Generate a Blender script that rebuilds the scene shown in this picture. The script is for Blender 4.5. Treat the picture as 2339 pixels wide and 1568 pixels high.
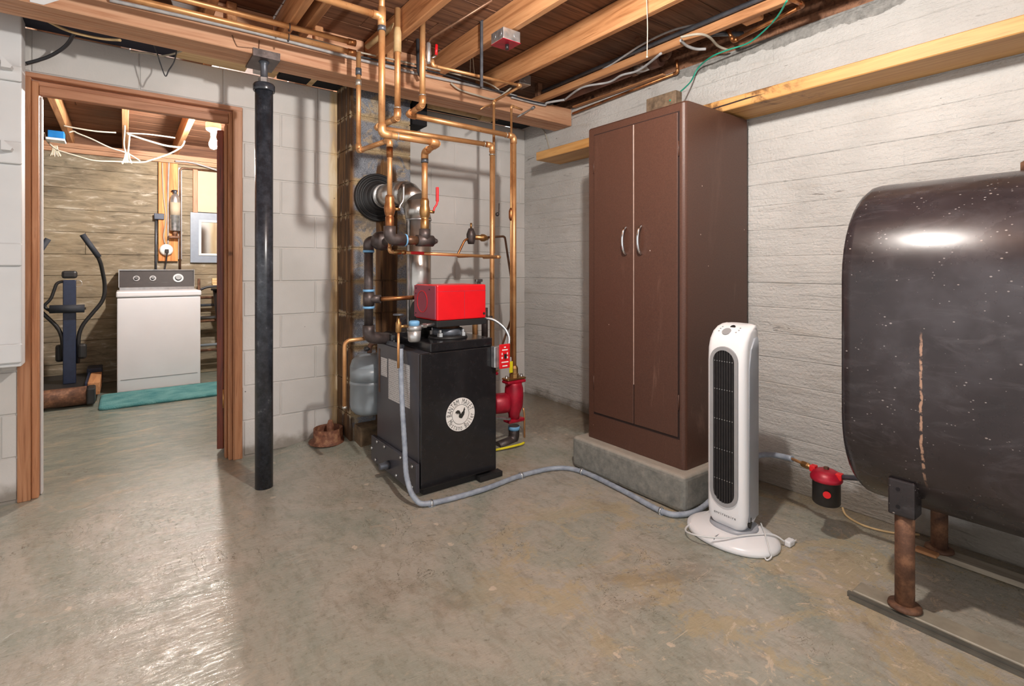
import bpy, bmesh, math, random
from mathutils import Vector, Matrix
random.seed(7)
S = bpy.context.scene
COL = S.collection
for o in list(bpy.data.objects): bpy.data.objects.remove(o)

# ---------------------------------------------------------------- camera, world, lights, exposure
F, CX, HY, CAMH = 1178.0, 1169.5, 615.0, 1.10
TH = math.atan2(884.5, F)
cam = bpy.data.cameras.new('camera'); cam_o = bpy.data.objects.new('camera', cam); COL.objects.link(cam_o)
cam.sensor_fit = 'HORIZONTAL'; cam.sensor_width = 36.0; cam.lens = 36.0 * F / 2339.0
cam.shift_y = -(784.0 - HY) / 2339.0; cam.clip_start = 0.02
cam_o.location = (0, 0, CAMH); cam_o.rotation_euler = (math.radians(90), 0, -TH)
S.camera = cam_o

wd = bpy.data.worlds.new('world'); S.world = wd; wd.use_nodes = True
wd.node_tree.nodes['Background'].inputs[0].default_value = (1.0, 0.99, 0.98, 1)
wd.node_tree.nodes['Background'].inputs[1].default_value = 0.88

# both rooms are lit by bare bulbs whose glass emits (see the bulb builder); WB sets their strength
WB = 1700.0
BULB = (1.0, 0.85, 2.13)          # bare bulb on the joists of the front room, just above the frame
BULB2 = (0.575, 4.8, 2.13)        # bare bulb of the laundry room, seen through the doorway
S.view_settings.view_transform = 'Standard'; S.view_settings.look = 'None'
S.view_settings.exposure = 0.45; S.view_settings.gamma = 1.0; S.view_settings.use_curve_mapping = False

# ---------------------------------------------------------------- measuring helpers (a pixel of the 2339x1568 frame on a plane of the room)
_f = (math.sin(TH), math.cos(TH)); _r = (math.cos(TH), -math.sin(TH))
def _ray(px, py):
    r = (px - CX) / F; return Vector((_f[0] + _r[0] * r, _f[1] + _r[1] * r, (HY - py) / F))
def onX(px, py, X): d = _ray(px, py); return d * (X / d.x) + Vector((0, 0, CAMH))
def onY(px, py, Y): d = _ray(px, py); return d * (Y / d.y) + Vector((0, 0, CAMH))
def onZ(px, py, Z=0.0): d = _ray(px, py); return d * ((Z - CAMH) / d.z) + Vector((0, 0, CAMH))
def V(*a): return Vector(a)
def sm(t): t = max(0.0, min(1.0, t)); return t * t * (3 - 2 * t)
def fh(x, y):                       # the slab rises a little towards the far right corner
    if y > 3.5: return 0.0
    return 0.085 * sm((0.35 * (x - 1.0) + 0.9 * (y - 2.4)) / 1.1) * sm((x - 0.6) / 0.6)

# ---------------------------------------------------------------- mesh helpers
class MB:
    def __init__(s): s.v = []; s.f = []; s.s = []
    def add(s, vs, fs, smooth=False):
        n = len(s.v); s.v += [tuple(v) for v in vs]
        for f in fs: s.f.append([i + n for i in f]); s.s.append(smooth)
        return s
    def box(s, x0, x1, y0, y1, z0, z1):
        vs = [(x0,y0,z0),(x1,y0,z0),(x1,y1,z0),(x0,y1,z0),(x0,y0,z1),(x1,y0,z1),(x1,y1,z1),(x0,y1,z1)]
        return s.add(vs, [(0,3,2,1),(4,5,6,7),(0,1,5,4),(1,2,6,5),(2,3,7,6),(3,0,4,7)])
    def rbox(s, x0, x1, y0, y1, z0, z1, r=0.005, n=2, M=None):
        bm = bmesh.new(); bmesh.ops.create_cube(bm, size=1)
        for v in bm.verts: v.co = Vector(((x0+x1)/2+v.co.x*(x1-x0), (y0+y1)/2+v.co.y*(y1-y0), (z0+z1)/2+v.co.z*(z1-z0)))
        bmesh.ops.bevel(bm, geom=bm.edges[:], offset=r, segments=n, profile=0.5, affect='EDGES')
        if M is not None: bmesh.ops.transform(bm, matrix=M, verts=bm.verts)
        bm.verts.index_update(); vs = [v.co.copy() for v in bm.verts]; fs = [[v.index for v in f.verts] for f in bm.faces]; bm.free()
        return s.add(vs, fs, False)
    def tube(s, path, r, n=10, caps=True, smooth=True):
        path = [Vector(p) for p in path]; m = len(path)
        rs = r if isinstance(r, (list, tuple)) else [r] * m
        T = []
        for i in range(m):
            a = path[max(i-1, 0)]; b = path[min(i+1, m-1)]; t = (b - a)
            T.append(t.normalized() if t.length > 1e-9 else Vector((0,0,1)))
        up = Vector((0,0,1)) if abs(T[0].z) < 0.9 else Vector((1,0,0))
        N = T[0].cross(up).normalized(); vs = []
        for i in range(m):
            N = (N - T[i] * N.dot(T[i]));
            N = N.normalized() if N.length > 1e-6 else T[i].orthogonal().normalized()
            B = T[i].cross(N)
            for k in range(n):
                a = 2 * math.pi * k / n; vs.append(path[i] + (N * math.cos(a) + B * math.sin(a)) * rs[i])
        fs = [(i*n+k, i*n+(k+1)%n, (i+1)*n+(k+1)%n, (i+1)*n+k) for i in range(m-1) for k in range(n)]
        s.add(vs, fs, smooth)
        if caps:
            b = len(s.v) - len(vs)
            s.f.append([b + k for k in range(n)][::-1]); s.s.append(False)
            s.f.append([b + (m-1)*n + k for k in range(n)]); s.s.append(False)
        return s
    def cyl(s, p0, p1, r0, r1=None, n=18): return s.tube([p0, p1], [r0, r0 if r1 is None else r1], n)
    def lathe(s, prof, o, axis=(0,0,1), n=24, smooth=True):      # prof: (radius, height) from the origin along the axis
        ax = Vector(axis).normalized(); o = Vector(o); return s.tube2([o + ax*h for r, h in prof], [r for r, h in prof], ax, n, smooth)
    def tube2(s, pts, rs, ax, n, smooth):
        N = ax.orthogonal().normalized(); B = ax.cross(N); vs = []
        for p, r in zip(pts, rs):
            for k in range(n):
                a = 2*math.pi*k/n; vs.append(p + (N*math.cos(a)+B*math.sin(a))*max(r, 1e-4))
        m = len(pts)
        fs = [(i*n+k, i*n+(k+1)%n, (i+1)*n+(k+1)%n, (i+1)*n+k) for i in range(m-1) for k in range(n)]
        b = len(s.v); s.add(vs, fs, smooth)
        s.f.append([b+k for k in range(n)][::-1]); s.s.append(False); s.f.append([b+(m-1)*n+k for k in range(n)]); s.s.append(False)
        return s
    def prism(s, poly, d0, d1, ax='Y'):           # polygon in the two other axes, extruded from d0 to d1 along ax
        def pt(a, b, d): return {'X': (d, a, b), 'Y': (a, d, b), 'Z': (a, b, d)}[ax]
        n = len(poly); vs = [pt(a, b, d0) for a, b in poly] + [pt(a, b, d1) for a, b in poly]
        return s.add(vs, [list(range(n))[::-1], list(range(n, 2*n))] + [(i, (i+1)%n, n+(i+1)%n, n+i) for i in range(n)])
    def ring(s, outer, inner, d0, d1, ax='X'):    # a flat frame between two outlines of equal count
        def pt(p, d): return {'X': (d, p[0], p[1]), 'Y': (p[0], d, p[1]), 'Z': (p[0], p[1], d)}[ax]
        n = len(outer); vs = [pt(p, d0) for p in outer]+[pt(p, d0) for p in inner]+[pt(p, d1) for p in outer]+[pt(p, d1) for p in inner]
        fs = []
        for i in range(n):
            j = (i+1) % n
            fs += [(i, j, n+j, n+i), (2*n+i, 3*n+i, 3*n+j, 2*n+j), (i, 2*n+i, 2*n+j, j), (n+i, n+j, 3*n+j, 3*n+i)]
        return s.add(vs, fs)
    def ball(s, c, r, sx=1, sy=1, sz=1, n=16, m=9):
        c = Vector(c); vs = [c + Vector((0,0,-r*sz))]
        for i in range(1, m):
            a = -math.pi/2 + math.pi*i/m
            for k in range(n):
                b = 2*math.pi*k/n; vs.append(c + Vector((r*sx*math.cos(a)*math.cos(b), r*sy*math.cos(a)*math.sin(b), r*sz*math.sin(a))))
        vs.append(c + Vector((0,0,r*sz))); L = len(vs)-1
        fs = [(0, 1+(k+1)%n, 1+k) for k in range(n)]
        for i in range(m-2):
            for k in range(n): fs.append((1+i*n+k, 1+i*n+(k+1)%n, 1+(i+1)*n+(k+1)%n, 1+(i+1)*n+k))
        fs += [(1+(m-2)*n+k, 1+(m-2)*n+(k+1)%n, L) for k in range(n)]
        return s.add(vs, fs, True)
    def loft(s, loops, smooth=True, caps=True):
        n = len(loops[0]); vs = [p for l in loops for p in l]; m = len(loops)
        fs = [(i*n+k, i*n+(k+1)%n, (i+1)*n+(k+1)%n, (i+1)*n+k) for i in range(m-1) for k in range(n)]
        b = len(s.v); s.add(vs, fs, smooth)
        if caps:
            s.f.append([b+k for k in range(n)][::-1]); s.s.append(False); s.f.append([b+(m-1)*n+k for k in range(n)]); s.s.append(False)
        return s
    def mesh(s, name, off=Vector((0,0,0)), fix=True):
        me = bpy.data.meshes.new(name); me.from_pydata([tuple(Vector(v)-off) for v in s.v], [], s.f)
        me.polygons.foreach_set('use_smooth', s.s); me.update()
        if fix:
            bm = bmesh.new(); bm.from_mesh(me); bmesh.ops.recalc_face_normals(bm, faces=bm.faces[:]); bm.to_mesh(me); bm.free()
        return me
def fillet(path, r, n=5):
    path = [Vector(p) for p in path]; out = [path[0]]
    for i in range(1, len(path)-1):
        a, b, c = path[i-1], path[i], path[i+1]; u = a-b; w = c-b; q = min(r, u.length*0.49, w.length*0.49)
        p0 = b+u.normalized()*q; p1 = b+w.normalized()*q
        for k in range(n+1):
            t = k/n; out.append(p0*(1-t)**2 + b*2*t*(1-t) + p1*t*t)
    return out + [path[-1]]
def spline(pts, n=6):
    pts = [Vector(p) for p in pts]; out = []
    for i in range(len(pts)-1):
        p0 = pts[max(i-1,0)]; p1 = pts[i]; p2 = pts[i+1]; p3 = pts[min(i+2,len(pts)-1)]
        for k in range(n):
            t = k/n; out.append(0.5*((2*p1)+(p2-p0)*t+(2*p0-5*p1+4*p2-p3)*t*t+(3*p1-p0-3*p2+p3)*t**3))
    return out+[pts[-1]]
def link(name, me, mat, parent=None, loc=(0,0,0), label=None, kind=None):
    o = bpy.data.objects.new(name, me); COL.objects.link(o); o.location = loc
    if me is not None and mat is not None and len(me.materials) == 0: me.materials.append(mat)
    if parent is not None: o.parent = parent
    if label: o['label'] = label
    if kind: o['kind'] = kind
    return o
def thing(name, label, cat, base, group=None):
    o = bpy.data.objects.new(name, None); COL.objects.link(o); o.location = base; o.empty_display_size = 0.05
    o['label'] = label; o['category'] = cat
    if group: o['group'] = group
    return o
def part(name, mb, mat, t, label=None, kind=None):      # meshes are written in room coordinates
    if t.parent is None and t.type == 'EMPTY': off = Vector(t.location)
    elif t.parent is not None and t.parent.type == 'EMPTY': off = Vector(t.parent.location) + Vector(t.location)
    else: off = Vector(t.location)
    return link(name, mb.mesh(name, off), mat, t, label=label, kind=kind)
def single(name, mb, mat, label, cat, group=None):
    xs = [v[0] for v in mb.v]; ys = [v[1] for v in mb.v]; zs = [v[2] for v in mb.v]
    b = Vector(((min(xs)+max(xs))/2, (min(ys)+max(ys))/2, min(zs)))
    o = link(name, mb.mesh(name, b), mat, None, b, label); o['category'] = cat
    if group: o['group'] = group
    return o
def struct(name, mb, mat): return link(name, mb.mesh(name), mat, kind='structure')
def bevel(o, w=0.004, n=2):
    m = o.modifiers.new('bevel', 'BEVEL'); m.width = w; m.segments = n; m.limit_method = 'ANGLE'; return o

# ---------------------------------------------------------------- materials
def c(r, g, b):
    def l(u): u /= 255.0; return u/12.92 if u <= 0.04045 else ((u+0.055)/1.055)**2.4
    return (l(r), l(g), l(b), 1)
class NT:
    def __init__(s, name):
        s.m = bpy.data.materials.new(name); s.m.use_nodes = True; s.t = s.m.node_tree; s.b = s.t.nodes['Principled BSDF']
        s.pos = s.t.nodes.new('ShaderNodeNewGeometry').outputs['Position']
    def node(s, typ, **kw):
        n = s.t.nodes.new('ShaderNode'+typ)
        for k, v in kw.items():
            if k in n.inputs: s.set(n.inputs[k], v)
            else: setattr(n, k, v)
        return n
    def set(s, inp, v):
        if isinstance(v, bpy.types.NodeSocket): s.t.links.new(v, inp)
        else: inp.default_value = v
    def scaled(s, sc, vec=None):
        n = s.node('VectorMath', operation='MULTIPLY'); s.set(n.inputs[0], vec or s.pos); n.inputs[1].default_value = sc; return n.outputs[0]
    def noise(s, scale=5, detail=4, rough=0.55, dist=0.0, vec=None):
        n = s.node('TexNoise', Scale=scale, Detail=detail, Roughness=rough, Distortion=dist); s.set(n.inputs['Vector'], vec or s.pos); return n.outputs['Fac']
    def vor(s, scale=20, vec=None, feature='F1'):
        n = s.node('TexVoronoi', Scale=scale); n.feature = feature; s.set(n.inputs['Vector'], vec or s.pos); return n.outputs['Distance']
    def ramp(s, fac, stops):
        n = s.node('ValToRGB'); s.set(n.inputs[0], fac); e = n.color_ramp.elements
        while len(e) < len(stops): e.new(0.5)
        for i, (p, col) in enumerate(stops): e[i].position = p; e[i].color = col if len(col) == 4 else (*col, 1)
        return n.outputs[0]
    def step(s, fac, a, b):            # 0 below a, 1 above b (also a > b)
        n = s.node('MapRange'); n.clamp = True; n.interpolation_type = 'SMOOTHSTEP'
        s.set(n.inputs['Value'], fac); n.inputs['From Min'].default_value = a; n.inputs['From Max'].default_value = b; return n.outputs[0]
    def math(s, op, a, b=0.0):
        n = s.node('Math', operation=op); s.set(n.inputs[0], a); s.set(n.inputs[1], b); return n.outputs[0]
    def mix(s, fac, a, b, blend='MIX'):
        n = s.node('Mix'); n.data_type = 'RGBA'; n.blend_type = blend
        s.set(n.inputs[0], fac); s.set(n.inputs[6], a); s.set(n.inputs[7], b); return n.outputs[2]
    def xyz(s): n = s.node('SeparateXYZ'); s.set(n.inputs[0], s.pos); return n.outputs
    def rand(s): return s.node('ObjectInfo').outputs['Random']
    def bump(s, h, strength=0.3, dist=0.01):
        n = s.node('Bump', Strength=strength, Distance=dist); s.set(n.inputs['Height'], h); s.set(s.b.inputs['Normal'], n.outputs[0]); return s
    def out(s, col=None, rough=None, metal=None, spec=None):
        if col is not None: s.set(s.b.inputs['Base Color'], col)
        if rough is not None: s.set(s.b.inputs['Roughness'], rough)
        if metal is not None: s.set(s.b.inputs['Metallic'], metal)
        if spec is not None: s.set(s.b.inputs['Specular IOR Level'], spec)
        return s.m
def plain(name, col, rough=0.5, metal=0.0, var=0.12, scale=25, bump=0.0):
    n = NT(name); f = n.noise(scale, 3)
    d = tuple(x*(1-var*1.6) for x in col[:3])+(1,); u = tuple(min(1, x*(1+var)) for x in col[:3])+(1,)
    if bump: n.bump(n.noise(scale*4, 3), bump, 0.004)
    return n.out(n.ramp(f, [(0.3, d), (0.7, u)]), rough, metal)
def wood(name, axis, a, b, dark, rough=0.62, stain=0.0):
    n = NT(name); sc = [26.0]*3; sc['XYZ'.index(axis)] = 1.4
    r = n.node('VectorMath', operation='ADD'); n.set(r.inputs[0], n.scaled(sc))
    rs = n.math('MULTIPLY', n.rand(), 37.0); n.set(r.inputs[1], rs); v = r.outputs[0]
    g = n.noise(1.0, 5, 0.6, 1.2, v); g2 = n.noise(3.4, 3, 0.5, 0.4, v)
    col = n.ramp(g, [(0.32, dark), (0.47, a), (0.66, b)])
    col = n.mix(n.step(g2, 0.60, 0.75), col, dark)
    col = n.mix(n.math('MULTIPLY', n.step(n.noise(2.3, 3), 0.5, 0.75), 0.35), col, dark)
    k = n.vor(2.1); col = n.mix(n.step(k, 0.05, 0.025), col, tuple(x*0.45 for x in dark[:3])+(1,))
    if stain: col = n.mix(n.math('MULTIPLY', n.math('MULTIPLY', n.step(n.noise(3.2, 6, 0.65, 0.6), 0.52, 0.62), n.math('MULTIPLY', n.step(n.xyz()[1], 0.95, 1.15), n.step(n.xyz()[1], 1.65, 1.5))), stain), col, c(96, 58, 24))
    hs = n.node('HueSaturation', Color=col); n.set(hs.inputs['Value'], n.math('ADD', 0.86, n.math('MULTIPLY', n.rand(), 0.28)))
    n.bump(g, 0.15, 0.005)
    return n.out(hs.outputs[0], rough)
M = {}
# painted concrete block
n = NT('painted_block'); x, y, z = n.xyz()
big = n.noise(1.6, 4); col = n.ramp(big, [(0.35, c(196, 192, 187)), (0.65, c(215, 210, 206))])
hs = n.node('HueSaturation', Color=col); n.set(hs.inputs['Value'], n.math('ADD', 0.96, n.math('MULTIPLY', n.rand(), 0.06))); col = hs.outputs[0]
drip = n.noise(1.0, 5, 0.6, 0.3, n.scaled((16, 16, 2.2)))
near = n.math('MULTIPLY', n.step(x, 0.97, 1.10), n.step(x, 1.22, 1.12))
st = n.step(n.math('MULTIPLY', near, n.math('ADD', drip, 0.22)), 0.36, 0.62)
col = n.mix(st, col, n.ramp(drip, [(0.30, c(136, 98, 56)), (0.48, c(206, 178, 134)), (0.62, c(222, 206, 178))]))
base = n.step(n.math('ADD', z, n.math('MULTIPLY', n.noise(9, 5), -0.16)), 0.03, -0.05)
col = n.mix(n.math('MULTIPLY', base, 0.75), col, c(112, 100, 84))
sp = n.step(n.vor(13.0), 0.055, 0.03); col = n.mix(n.math('MULTIPLY', sp, n.step(n.noise(3, 2), 0.5, 0.6)), col, c(92, 84, 78))
n.bump(n.math('ADD', n.noise(90, 3), n.math('MULTIPLY', n.noise(14, 3), 0.8)), 0.30, 0.004)
M['block'] = n.out(col, 0.62)
# painted board-marked concrete
n = NT('painted_concrete'); x, y, z = n.xyz()
st = n.noise(1.0, 6, 0.62, 0.6, n.scaled((1, 3.0, 16))); big = n.noise(1.8, 4)
col = n.ramp(big, [(0.3, c(176, 173, 169)), (0.7, c(202, 199, 195))])
col = n.mix(n.math('MULTIPLY', n.step(st, 0.56, 0.70), 0.35), col, c(160, 150, 138))
crk = n.noise(1.0, 4, 0.7, 1.0, n.scaled((2, 3.4, 30))); col = n.mix(n.math('MULTIPLY', n.step(crk, 0.66, 0.71), 0.7), col, c(104, 98, 92))
pit = n.step(n.vor(17.0, n.scaled((1, 1, 1.3))), 0.07, 0.03); col = n.mix(n.math('MULTIPLY', pit, n.step(n.noise(2.6, 3), 0.52, 0.62)), col, c(96, 90, 84))
edge = n.math('ADD', z, n.math('MULTIPLY', n.noise(7, 5, 0.6), 0.09))
raw = n.math('MULTIPLY', n.step(edge, 2.270, 2.275), n.step(y, 1.95, 1.85)); col = n.mix(raw, col, n.ramp(n.noise(40, 4), [(0.3, c(120, 118, 114)), (0.7, c(156, 153, 148))]))
base = n.step(n.math('ADD', z, n.math('MULTIPLY', n.noise(7, 6), -0.22)), 0.06, -0.04); col = n.mix(n.math('MULTIPLY', base, 0.8), col, c(104, 92, 76))
n.bump(n.math('ADD', n.math('MULTIPLY', st, 1.6), n.math('ADD', n.noise(70, 4), n.math('MULTIPLY', crk, -1.2))), 0.9, 0.007)
M['pconc'] = n.out(col, 0.66)
# bare board-marked concrete of the laundry
n = NT('bare_concrete'); st = n.noise(1.0, 7, 0.66, 0.8, n.scaled((5.5, 1, 26))); big = n.noise(1.3, 4)
col = n.ramp(st, [(0.30, c(96, 86, 72)), (0.46, c(130, 118, 98)), (0.58, c(146, 133, 112)), (0.72, c(196, 188, 174))])
col = n.mix(n.math('MULTIPLY', n.step(big, 0.42, 0.62), 0.3), col, c(176, 154, 118))
n.bump(st, 0.4, 0.008); M['bconc'] = n.out(col, 0.8)
# cinder block chimney
n = NT('cinder_block'); x, y, z = n.xyz(); gr = n.noise(230, 3, 0.7)
col = n.ramp(gr, [(0.34, c(86, 90, 98)), (0.5, c(122, 126, 134)), (0.68, c(168, 170, 176))])
mj = n.noise(6, 5, 0.6); zz = n.math('FRACT', n.math('DIVIDE', n.math('SUBTRACT', z, 0.0095), 0.2032))
dj = n.math('ABSOLUTE', n.math('SUBTRACT', zz, 0.5))
sme = n.step(n.math('ADD', dj, n.math('MULTIPLY', mj, 0.42)), 0.54, 0.66); col = n.mix(sme, col, n.ramp(gr, [(0.3, c(140, 116, 84)), (0.7, c(196, 176, 140))]))
pch = n.step(n.noise(7.5, 7, 0.68, 0.6), 0.49, 0.58); col = n.mix(n.math('MULTIPLY', pch, 0.75), col, n.ramp(gr, [(0.3, c(146, 122, 90)), (0.7, c(194, 174, 140))]))
dkp = n.step(n.noise(6.0, 6, 0.66), 0.52, 0.62); col = n.mix(n.math('MULTIPLY', dkp, 0.6), col, c(62, 60, 66))
dr = n.noise(1.0, 6, 0.6, 0.3, n.scaled((20, 20, 1.5))); br = n.ramp(dr, [(0.3, c(40, 26, 16)), (0.5, c(84, 56, 30)), (0.66, c(128, 92, 54))])
mid = n.math('MULTIPLY', n.step(x, 1.235, 1.275), n.step(x, 1.44, 1.38)); mid = n.math('MULTIPLY', mid, n.step(z, 2.05, 1.6))
col = n.mix(n.step(n.math('MULTIPLY', mid, n.math('ADD', dr, 0.42)), 0.5, 0.68), col, br)
sid = n.step(x, 1.135, 1.105); col = n.mix(n.math('MULTIPLY', sid, n.step(n.math('ADD', dr, n.math('MULTIPLY', sme, -0.12)), 0.30, 0.42)), col, br)
n.bump(gr, 0.6, 0.006); M['cinder'] = n.out(col, 0.9)
# floor: worn grey-green paint over concrete
n = NT('worn_painted_floor'); x, y, z = n.xyz()
w = n.noise(1.0, 7, 0.64, 1.2, n.scaled((1.7, 1.2, 1))); fine = n.noise(46, 6, 0.7); md = n.noise(4.5, 7, 0.7, 0.8); brush = n.noise(1.0, 7, 0.72, 0.5, n.scaled((26, 10, 1)))
col = n.ramp(w, [(0.28, c(140, 144, 130)), (0.44, c(160, 159, 146)), (0.56, c(176, 168, 155)), (0.72, c(150, 150, 136))])
col = n.mix(n.math('MULTIPLY', n.step(brush, 0.46, 0.66), 0.4), col, c(126, 120, 104)); col = n.mix(n.math('MULTIPLY', n.step(fine, 0.52, 0.70), 0.5), col, c(184, 172, 154)); col = n.mix(n.math('MULTIPLY', n.step(fine, 0.44, 0.32), 0.45), col, c(112, 104, 88))
ochre = n.math('MULTIPLY', n.step(n.math('ADD', n.noise(3.2, 8, 0.74, 0.6), n.math('MULTIPLY', fine, 0.20)), 0.60, 0.68), n.math('MULTIPLY', n.step(x, 0.7, 1.3), n.step(y, 2.1, 1.5)))
col = n.mix(n.math('MULTIPLY', ochre, 0.6), col, c(182, 162, 122))
wear = n.math('MULTIPLY', n.step(n.noise(6.0, 8, 0.75, 1.0), 0.55, 0.60), n.step(n.noise(1.1, 3), 0.42, 0.56)); col = n.mix(n.math('MULTIPLY', wear, 0.55), col, c(186, 170, 150))
brn = n.math('MULTIPLY', n.step(n.noise(2.0, 7, 0.72, 0.5), 0.53, 0.66), n.step(x, 0.2, 1.0)); col = n.mix(n.math('MULTIPLY', brn, 0.4), col, c(116, 96, 70))
scr = n.noise(1.0, 3, 0.5, 0.3, n.scaled((5, 70, 1))); col = n.mix(n.math('MULTIPLY', n.step(scr, 0.70, 0.74), n.math('MULTIPLY', n.step(n.noise(1.7, 3), 0.5, 0.6), 0.7)), col, c(206, 188, 160))
cell = n.vor(11.0, n.scaled((1, 0.8, 0))); chip = n.math('MULTIPLY', n.step(n.math('ADD', cell, n.math('MULTIPLY', n.noise(30, 4, 0.7), 0.5)), 0.375, 0.345), n.step(n.noise(1.6, 3), 0.50, 0.57)); col = n.mix(n.math('MULTIPLY', chip, 0.85), col, c(206, 188, 168))
flk = n.math('MULTIPLY', n.step(n.noise(9.0, 8, 0.78, 1.4), 0.575, 0.60), n.math('MULTIPLY', n.step(x, 0.4, 1.0), n.step(y, 1.4, 0.8))); col = n.mix(n.math('MULTIPLY', flk, 0.8), col, c(204, 184, 160))
stk = n.noise(1.0, 7, 0.7, 0.8, n.scaled((4.2, 10.0, 1))); teal = n.step(y, 2.6, 3.9)
col = n.mix(n.math('MULTIPLY', teal, 0.75), col, n.ramp(stk, [(0.32, c(104, 128, 122)), (0.48, c(140, 152, 142)), (0.58, c(160, 163, 148)), (0.70, c(206, 186, 150))]))
damp = n.math('MULTIPLY', n.step(n.math('ADD', n.math('MULTIPLY', x, 0.30), n.math('ADD', n.math('MULTIPLY', y, 0.85), n.math('MULTIPLY', md, 0.7))), 3.05, 3.3), n.math('MULTIPLY', n.step(x, 1.15, 1.5), n.step(y, 3.6, 3.5)))
col = n.mix(n.math('MULTIPLY', damp, 0.7), col, n.ramp(fine, [(0.3, c(92, 76, 56)), (0.7, c(146, 124, 100))]))
edg = n.math('MULTIPLY', n.step(n.math('ADD', x, n.math('MULTIPLY', md, 0.35)), 2.58, 2.80), n.step(y, 3.4, 3.3)); col = n.mix(n.math('MULTIPLY', edg, 0.7), col, c(104, 92, 76))
crk = n.noise(1.0, 5, 0.6, 3.0, n.scaled((2.2, 2.2, 1))); ck = n.math('MULTIPLY', n.step(n.math('ABSOLUTE', n.math('SUBTRACT', crk, 0.5)), 0.004, 0.001), n.step(n.noise(1.3, 2), 0.48, 0.55)); col = n.mix(n.math('MULTIPLY', ck, 0.8), col, c(96, 86, 70))
swirl = n.noise(1.0, 5, 0.65, 2.6, n.scaled((16, 48, 1))); n.bump(n.math('ADD', n.math('MULTIPLY', swirl, 1.0), n.math('ADD', n.math('MULTIPLY', n.noise(6, 4), 1.0), n.math('MULTIPLY', fine, 0.25))), 0.42, 0.007)
rg = n.math('ADD', 0.05, n.math('MULTIPLY', fine, 0.22)); M['floor'] = n.out(col, rg, spec=0.8); n.b.inputs['Coat Weight'].default_value = 0.55; n.b.inputs['Coat Roughness'].default_value = 0.10; n.t.links.new(n.b.inputs['Normal'].links[0].from_socket, n.b.inputs['Coat Normal'])
FIR = dict(a=c(186, 130, 86), b=c(202, 148, 102), dark=c(150, 98, 58))
M['fir_y'] = wood('fir_joist', 'Y', **FIR); M['fir_x'] = wood('fir_girder', 'X', c(198, 148, 114), c(210, 164, 130), c(172, 118, 84))
M['fir_z'] = wood('fir_board', 'Z', c(196, 126, 66), c(222, 158, 96), c(140, 78, 34))
M['cas_z'] = wood('door_casing_upright', 'Z', c(176, 120, 82), c(194, 140, 102), c(146, 92, 58), 0.5)
M['cas_x'] = wood('door_casing_head', 'X', c(178, 124, 92), c(194, 142, 110), c(148, 96, 66), 0.5)
M['plank_x'] = wood('subfloor_plank', 'X', c(122, 84, 60), c(144, 102, 76), c(86, 56, 42), 0.75)
M['pine_y'] = wood('pine_shelf', 'Y', c(202, 150, 88), c(216, 166, 104), c(176, 122, 62), 0.55, 0.85)
M['pale_wood'] = wood('pale_shim', 'X', c(222, 190, 140), c(234, 208, 164), c(190, 150, 98))
M['old_wood'] = wood('grey_runner', 'Y', c(150, 138, 122), c(172, 160, 142), c(104, 92, 78), 0.8)
M['door_red'] = wood('red_brown_door', 'Z', c(112, 48, 26), c(134, 62, 34), c(78, 30, 18), 0.4)
n = NT('copper'); f = n.noise(9, 5, 0.6); g = n.noise(60, 3)
col = n.ramp(f, [(0.25, c(176, 118, 72)), (0.45, c(212, 156, 104)), (0.7, c(228, 178, 126))]); col = n.mix(n.step(g, 0.66, 0.76), col, c(176, 112, 66))
M['copper'] = n.out(col, n.math('ADD', 0.30, n.math('MULTIPLY', f, 0.2)), 0.62)
n = NT('old_copper'); f = n.noise(14, 5, 0.6); M['old_copper'] = n.out(n.ramp(f, [(0.3, c(104, 66, 42)), (0.5, c(166, 108, 66)), (0.7, c(200, 146, 98))]), 0.4, 0.85)
M['solder'] = plain('solder', c(196, 190, 180), 0.4, 0.8)
M['iron'] = plain('black_iron', c(92, 82, 80), 0.45, 0.6, 0.25, 18, 0.15)
M['brass'] = plain('brass', c(182, 138, 88), 0.35, 0.85, 0.2)
M['tape'] = plain('blue_thread_paste', c(120, 176, 220), 0.5)
n = NT('galvanised'); f = n.vor(28, feature='F1'); M['galv'] = n.out(n.ramp(f, [(0.1, c(168, 172, 176)), (0.6, c(210, 212, 214))]), 0.32, 0.85)
n = NT('flue_metal'); f = n.noise(6, 4); M['flue'] = n.out(n.ramp(f, [(0.3, c(158, 152, 144)), (0.7, c(208, 206, 204))]), 0.28, 0.9)
M['steel'] = plain('bright_steel', c(190, 190, 190), 0.3, 0.9)
n = NT('black_post_paint'); f = n.noise(22, 6, 0.7); M['post'] = n.out(n.ramp(f, [(0.4, c(40, 42, 48)), (0.62, c(58, 62, 70)), (0.78, c(110, 112, 116))]), 0.26)
M['dark_steel'] = plain('dark_steel', c(96, 100, 108), 0.42, 0.5, 0.2)
n = NT('boiler_black'); f = n.noise(30, 5, 0.7); M['boiler'] = n.out(n.ramp(f, [(0.3, c(24, 23, 25)), (0.7, c(36, 34, 36))]), n.math('ADD', 0.10, n.math('MULTIPLY', n.noise(3, 3), 0.16)))
M['boiler_side'] = plain('boiler_side_enamel', c(66, 64, 70), 0.28, 0.0, 0.1, 4)
M['rubber'] = plain('black_rubber', c(34, 33, 34), 0.5)
M['red'] = plain('red_enamel', c(226, 20, 30), 0.35, 0, 0.06, 8)
M['red_metal'] = plain('red_pump_paint', c(176, 26, 50), 0.4, 0.1, 0.2, 20)
M['red_tag'] = plain('red_plastic', c(218, 26, 34), 0.4, 0, 0.06)
M['purple_red'] = plain('red_with_reflection', c(150, 62, 80), 0.45, 0, 0.06, 6)  # the purple of a reflection on the red cover is put into this colour
M['white_print'] = plain('white_print', c(232, 228, 224), 0.6, 0, 0.04)
M['black_print'] = plain('black_print', c(42, 40, 36), 0.6, 0, 0.05)
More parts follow.
